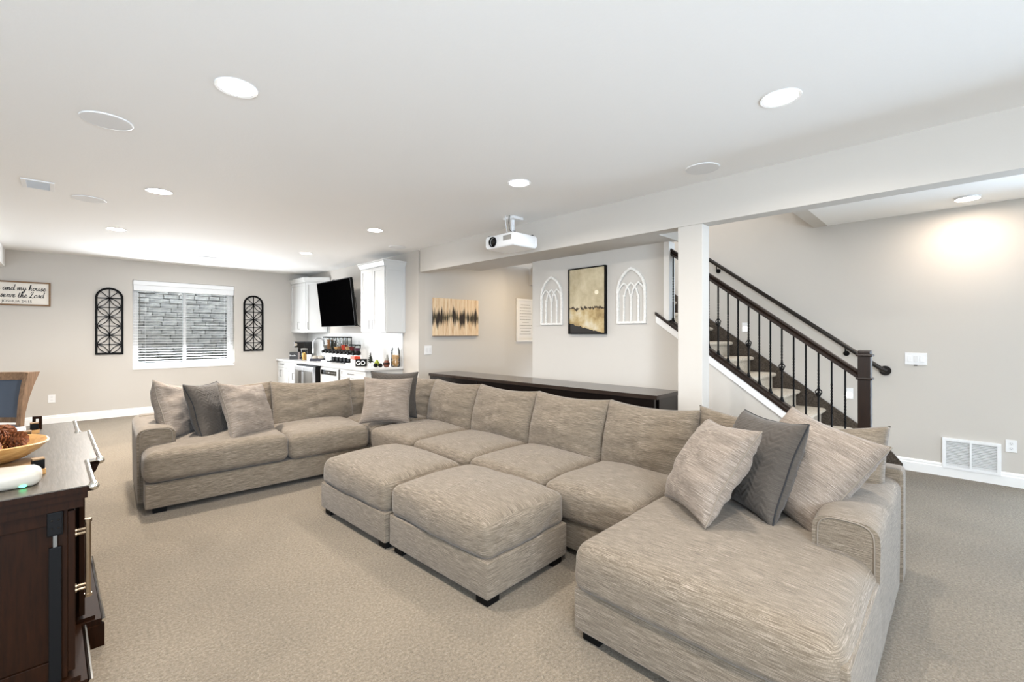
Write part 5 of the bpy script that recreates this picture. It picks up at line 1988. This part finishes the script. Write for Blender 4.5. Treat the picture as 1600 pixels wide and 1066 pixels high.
# ------------------------------------------------------------------ sideboard in the left foreground
def sideboard():
    ZT = 0.87
    t = thing('sideboard', 'dark wood sideboard with metal-edged stepped top in the left foreground', 'sideboard', (0.08, 2.355, 0), R(0.95))
    L = 1.78
    b0, b1, bump = 0.46, 1.30, 0.045
    D = 0.50
    def outline(e, eb=None):
        eb = e if eb is None else eb
        return [(-D, -e), (e, -e), (e, b0 - 0.0 - e), (bump + eb, b0 - e), (bump + eb, b1 + e), (e, b1 + e), (e, L + e), (-D, L + e)]
    build('top', MB().prism(outline(0.0), 'z', ZT - 0.004, ZT), 'dressertop', t, world=False)
    build('top_slab', MB().prism(outline(-0.0015), 'z', ZT - 0.024, ZT - 0.004), 'dresser', t, world=False)
    build('top_moulding', MB().prism(outline(-0.012), 'z', ZT - 0.05, ZT - 0.024).prism(outline(-0.024), 'z', ZT - 0.085, ZT - 0.05), 'dresser', t, world=False)
    build('carcass', MB().prism(outline(-0.065), 'z', 0.12, ZT - 0.085), 'dresser', t, world=False)
    # end frame: stiles and rails round a recessed panel
    ye = 0.065
    mb = MB()
    mb.box(-0.092, -0.065, ye - 0.012, ye, 0.14, ZT - 0.085, 0.002); mb.box(-D, -0.092, ye - 0.012, ye, ZT - 0.14, ZT - 0.085, 0.002)
    mb.box(-D, -D + 0.07, ye - 0.012, ye, 0.14, ZT - 0.14, 0.002); mb.box(-D + 0.07, -0.092, ye - 0.012, ye, 0.14, 0.22, 0.002)
    build('end_frame', mb, 'dresser', t, world=False)
    # plinth
    build('plinth', MB().prism(outline(0.0, 0.02), 'z', 0.0, 0.10).prism(outline(-0.012, 0.01), 'z', 0.10, 0.125).prism(outline(-0.03, -0.01), 'z', 0.125, 0.14), 'dresser', t, world=False)
    mb = MB()
    for (xa, ya, yb) in ((-0.002, 0.0, b0), (bump + 0.018, b0, b1), (-0.002, b1, L)):
        mb.tube([(xa, ya, 0.118), (xa, yb, 0.118)], 0.008, 8)
    build('plinth_trim', mb, 'chrome', t, world=False, smooth='auto')
    # doors along the front
    doors = [(0.05, b0 - 0.03, -0.065), (b0 + 0.02, (b0 + b1) / 2 - 0.005, bump - 0.065), ((b0 + b1) / 2 + 0.005, b1 - 0.02, bump - 0.065), (b1 + 0.03, L - 0.07, -0.065)]
    for i, (ya, yb, xf) in enumerate(doors):
        mb = MB()
        f = 0.06
        mb.box(xf, xf + 0.02, ya, ya + f, 0.16, ZT - 0.1, 0.002); mb.box(xf, xf + 0.02, yb - f, yb, 0.16, ZT - 0.1, 0.002)
        mb.box(xf, xf + 0.02, ya + f, yb - f, 0.16, 0.16 + f, 0.002); mb.box(xf, xf + 0.02, ya + f, yb - f, ZT - 0.1 - f, ZT - 0.1, 0.002)
        mb.box(xf, xf + 0.01, ya + f, yb - f, 0.16 + f, ZT - 0.1 - f)
        d = build('door', mb, 'dresser', t, world=False)
        hy = ya + 0.005 if i == 0 else yb - 0.035
        if i in (1, 2):
            continue
        hx = xf + 0.02
        mb = MB()
        mb.tube([(hx + 0.036, hy, 0.43), (hx + 0.036, hy, 0.72)], 0.009, 12)
        for z in (0.46, 0.475, 0.675, 0.69):
            mb.cyl((hx, hy, z), (hx + 0.036, hy, z), 0.0055, n=10)
            mb.cyl((hx, hy, z), (hx + 0.004, hy, z), 0.010, n=12)
        for z in (0.43, 0.72):
            mb.cyl((hx + 0.036, hy, z - 0.006), (hx + 0.036, hy, z + 0.006), 0.012, n=12)
        build('handle', mb, 'brass', d, world=False, smooth='auto')
    # metal rails along the front edge with ball ends and dark brackets
    for (xa, ya, yb) in ((0.004, 0.0, b0 - 0.005), (bump + 0.004, b0 + 0.0, b1), (0.004, b1 + 0.005, L)):
        mb = MB()
        mb.tube([(xa, ya, ZT - 0.004), (xa, yb, ZT - 0.004)], 0.010, 12)
        mb.sphere((xa, ya - 0.004, ZT - 0.006), 0.017, n=14)
        mb.cyl((xa, ya + 0.015, ZT - 0.004), (xa, ya + 0.022, ZT - 0.004), 0.014, n=14)
        if xa > 0.02:
            mb.cyl((xa - 0.05, ya, ZT - 0.004), (xa, ya, ZT - 0.004), 0.0085, n=10)
        build('edge_rail', mb, 'chrome', t, world=False, smooth='auto')
    mb = MB()
    mb.prism([(0.0, ZT - 0.022), (bump, ZT - 0.022), (bump - 0.01, ZT - 0.05), (0.005, ZT - 0.08)], 'y', b0 - 0.012, b0 - 0.001)
    build('corner_bracket', mb, 'dresser', t, world=False)

    # power strip hooked on the end panel
    p = thing('power_strip', 'black power strip hanging on the end of the sideboard', 'power strip', (0.0, 2.405, 0.3), R(0.95))
    xx, yy = -0.100 + 0.08, 0.0
    def loc(mb):
        bmesh.ops.translate(mb.bm, vec=(xx, yy, 0), verts=mb.bm.verts)
        return mb
    build('socket_block', loc(MB().box(-0.022, 0.022, -0.012, -0.001, 0.39, 0.48, 0.006)), 'black', p, world=False)
    for dx in (-0.009, 0.009):
        for dz in (0.42, 0.45):
            build('socket', loc(MB().cyl((dx, -0.0135, dz), (dx, -0.0115, dz), 0.004, n=8)), 'black_gloss', p, world=False)
    build('strap', loc(MB().box(-0.006, 0.006, -0.008, -0.001, 0.345, 0.392, 0.002)), 'grey_metal', p, world=False)
    build('strip_body', loc(MB().box(-0.017, 0.017, -0.012, -0.001, -0.20, 0.348, 0.003)), 'black', p, world=False)
    build('cable', loc(MB().tube([(0, -0.006, -0.20), (-0.01, -0.008, -0.24), (-0.06, -0.01, -0.262), (-0.14, -0.01, -0.27)], 0.005, 8)), 'black', p, world=False)

    # dough bowl on a rustic block
    z = ZT
    single('wooden_riser', MB().box(-0.52, -0.085, 2.83, 2.99, z + 0.0005, z + 0.016, 0.003), 'blockwood', 'rustic wooden board lying under the bowl of pine cones', 'board')
    bx, by, bz = -0.283, 2.98, z + 0.0165
    t = thing('dough_bowl', 'honey coloured wooden dough bowl full of pine cones', 'bowl', (bx, by, bz), R(4))
    mb = MB()
    prof = [(0.0, 0.0), (0.5, 0.0), (0.72, 0.02), (0.9, 0.05), (1.0, 0.078), (0.97, 0.082), (0.9, 0.076), (0.78, 0.045), (0.6, 0.02), (0.0, 0.016)]
    n = 40
    rings = []
    for r_, zz in prof:
        ring = []
        for k in range(n):
            a = 2 * PI * k / n
            ca, sa = math.cos(a), math.sin(a)
            ex = math.copysign(abs(ca) ** 0.74, ca) * 0.24; ey = math.copysign(abs(sa) ** 0.74, sa) * 0.19
            ring.append(mb.bm.verts.new((ex * max(r_, 0.001), ey * max(r_, 0.001), zz + 0.003 * noise.noise(Vector((ca * 2, sa * 2, r_))))))
        rings.append(ring)
    for a, b in zip(rings, rings[1:]):
        for k in range(n):
            mb.bm.faces.new((a[k], a[(k + 1) % n], b[(k + 1) % n], b[k]))
    build('shell', mb, 'bowlwood', t, world=False, smooth='auto', merge=True)
    # pine cones
    rr = random.Random(12)
    first = None
    spots = []
    for zz, nx_, ny_, sx_, sy_ in ((0.050, 4, 3, 0.070, 0.068), (0.080, 4, 3, 0.085, 0.088), (0.112, 3, 2, 0.085, 0.075)):
        for ix in range(nx_):
            for iy in range(ny_):
                if zz < 0.1 and ix in (0, nx_ - 1) and iy in (0, ny_ - 1):
                    continue
                spots.append((bx + 0.005 + (ix - (nx_ - 1) / 2) * sx_ * 1.08 + rr.uniform(-.012, .012), by + (iy - (ny_ - 1) / 2) * sy_ + rr.uniform(-.012, .012), bz + zz + rr.uniform(-.006, .006)))
    cones = []
    for i, (a, b, c) in enumerate(spots):
        o = None
        lab = 'brown pine cone in the wooden dough bowl'
        if first is None:
            bm = cone_bm(0.036, 0.068, (0, 0, 0), 1, mtx=Matrix.Translation((0, 0, -0.034)))
            first = build('pine_cone', bm, 'cone')
            o = first
        else:
            o = first.copy(); COL.objects.link(o)
        o.location = (a, b, c)
        o.rotation_euler = (rr.uniform(-1.6, 1.6), rr.uniform(-1.2, 1.2), rr.uniform(0, 6))
        o['label'] = lab
        o['category'] = 'pine cone'
        o['group'] = 'pine cones in the dough bowl'

    # white rounded device
    t = thing('white_device', 'smooth white rounded device with a green light on the sideboard', 'device', (-0.27, 2.535, z))
    bm = cushion_bm(0.42, 0.16, 0.062, 0.028, 0.008, 0.004, n=16, wr=0.0)
    for v in bm.verts:
        u = v.co.x / 0.21
        v.co.y = 0.08 + (v.co.y - 0.08) * (1 - 0.25 * u * u)
        v.co.y -= 0.08
    build('shell', bm, 'cream', t, world=False, smooth=True)
    build('status_light', MB().sphere((0.165, -0.064, 0.009), 0.011, (1, 0.7, 0.5), 10), 'led', t, world=False, smooth=True)
    # white box behind bowl
    t = thing('white_paper_box', 'white open box behind the bowl of pine cones', 'box', (-0.29, 3.55, z), R(3))
    mb = MB()
    mb.box(-0.15, 0.15, -0.07, 0.07, 0.0005, 0.004); mb.box(-0.15, 0.15, -0.07, -0.066, 0.004, 0.07); mb.box(-0.15, 0.15, 0.066, 0.07, 0.004, 0.07); mb.box(0.146, 0.15, -0.066, 0.066, 0.004, 0.07); mb.box(-0.15, -0.146, -0.066, 0.066, 0.004, 0.07)
    build('carton', mb, 'white', t, world=False)
    # wood-and-black blocks
    def block(x, y, lab, s=1.0, rz=0):
        t = thing('decor_block', lab, 'ornament', (x, y, z), R(rz), 'wood and black block ornaments on the sideboard')
        build('wood_base', MB().box(-0.02 * s, 0.02 * s, -0.018 * s, 0.018 * s, 0.0005, 0.022 * s, 0.002), 'bowlwood', t, world=False)
        build('black_cube', MB().box(-0.017 * s, 0.017 * s, -0.017 * s, 0.017 * s, 0.022 * s, 0.058 * s, 0.002), 'black', t, world=False)
        build('top_cap', MB().box(-0.017 * s, 0.017 * s, -0.017 * s, 0.017 * s, 0.058 * s, 0.064 * s, 0.001), 'blockwood', t, world=False)
    block(-0.072, 2.68, 'wood and black block ornament in front of the dough bowl', 1.05, 10)
    block(-0.116, 3.79, 'wood and black block ornament at the far end of the sideboard', 1.0, 5)
    block(-0.135, 3.40, 'black block ornament just behind the bowl of pine cones', 1.2, 0)
    # small dark frame leaning at the far end
    t = thing('tabletop_frame', 'small dark frame standing behind the far block ornament', 'frame', (-0.108, 3.93, z), R(-20))
    mb = MB()
    mb.box(-0.02, 0.02, -0.006, 0.006, 0.0005, 0.012); mb.box(-0.02, 0.02, -0.006, 0.006, 0.065, 0.08); mb.box(-0.02, -0.009, -0.006, 0.006, 0.012, 0.065); mb.box(0.009, 0.02, -0.006, 0.006, 0.012, 0.065)
    build('frame', mb, 'dresser', t, world=False)


sideboard()


# ------------------------------------------------------------------ dining chair at the far left
def chair():
    t = thing('dining_chair', 'weathered oak dining chair with slate blue upholstered back at the left edge', 'chair', (-0.63, 6.92, 0), R(-33))
    # local: seat faces -y (front), back at +y ; width along x
    W = 0.50
    def post(x):
        mb = MB()
        P = [(0.22, 0.0, 0.05), (0.20, 0.25, 0.05), (0.19, 0.45, 0.06), (0.205, 0.60, 0.055), (0.235, 0.75, 0.09), (0.285, 0.90, 0.13), (0.345, 1.035, 0.17)]
        rings = []
        for (y, z, dp) in P:
            rings.append([mb.bm.verts.new((x + sx * 0.019, y + sy * dp / 2 * 0.9, z)) for sx, sy in ((-1, -1), (1, -1), (1, 1), (-1, 1))])
        for a, b in zip(rings, rings[1:]):
            for k in range(4):
                mb.bm.faces.new((a[k], a[(k + 1) % 4], b[(k + 1) % 4], b[k]))
        mb.bm.faces.new(list(reversed(rings[0]))); mb.bm.faces.new(rings[-1])
        return mb
    for sx in (-1, 1):
        build('back_post', post(sx * (W / 2)), 'chairwood', t, world=False)
    def back_y(z):
        pts = [(0.45, 0.19), (0.60, 0.205), (0.75, 0.235), (0.90, 0.285), (1.03, 0.345)]
        for (za, ya), (zb, yb) in zip(pts, pts[1:]):
            if z <= zb:
                return ya + (yb - ya) * (z - za) / (zb - za)
        return pts[-1][1]
    def curved(z0, z1, th, bow=0.05, inset=0.0):
        mb = MB()
        n = 14
        rings = []
        for k in range(n + 1):
            f = -1 + 2 * k / n
            x = f * (W / 2 - inset)
            yy = bow * (1 - f * f)
            rings.append([mb.bm.verts.new(v) for v in ((x, back_y(z0) + yy - th / 2, z0), (x, back_y(z0) + yy + th / 2, z0), (x, back_y(z1) + yy + th / 2, z1), (x, back_y(z1) + yy - th / 2, z1))])
        for a, b in zip(rings, rings[1:]):
            for k in range(4):
                mb.bm.faces.new((a[k], a[(k + 1) % 4], b[(k + 1) % 4], b[k]))
        mb.bm.faces.new(list(reversed(rings[0]))); mb.bm.faces.new(rings[-1])
        return mb
    build('top_rail', curved(0.955, 1.035, 0.06), 'chairwood', t, world=False)
    build('lower_rail', curved(0.52, 0.575, 0.03), 'chairwood', t, world=False)
    build('lower_rail', curved(0.46, 0.495, 0.03), 'chairwood', t, world=False)
    build('back_panel', curved(0.575, 0.955, 0.03, 0.045, 0.02), 'bluefab', t, world=False, smooth='auto')
    bm = cushion_bm(0.50, 0.48, 0.08, 0.03, 0.02, 0.005, n=14, wr=0.001)
    soft('seat', bm, 'bluefab', t, T(0, -0.29, 0.42))
    mb = MB()
    mb.box(-0.24, 0.24, -0.28, -0.25, 0.36, 0.425); mb.box(-0.24, 0.24, 0.15, 0.18, 0.36, 0.425)
    mb.box(-0.25, -0.22, -0.26, 0.17, 0.36, 0.425); mb.box(0.22, 0.25, -0.26, 0.17, 0.36, 0.425)
    build('seat_frame', mb, 'chairwood', t, world=False)
    for sx in (-1, 1):
        build('front_leg', MB().box(sx * 0.225 - 0.022, sx * 0.225 + 0.022, -0.285, -0.241, 0, 0.36, 0.003), 'chairwood', t, world=False)


chair()
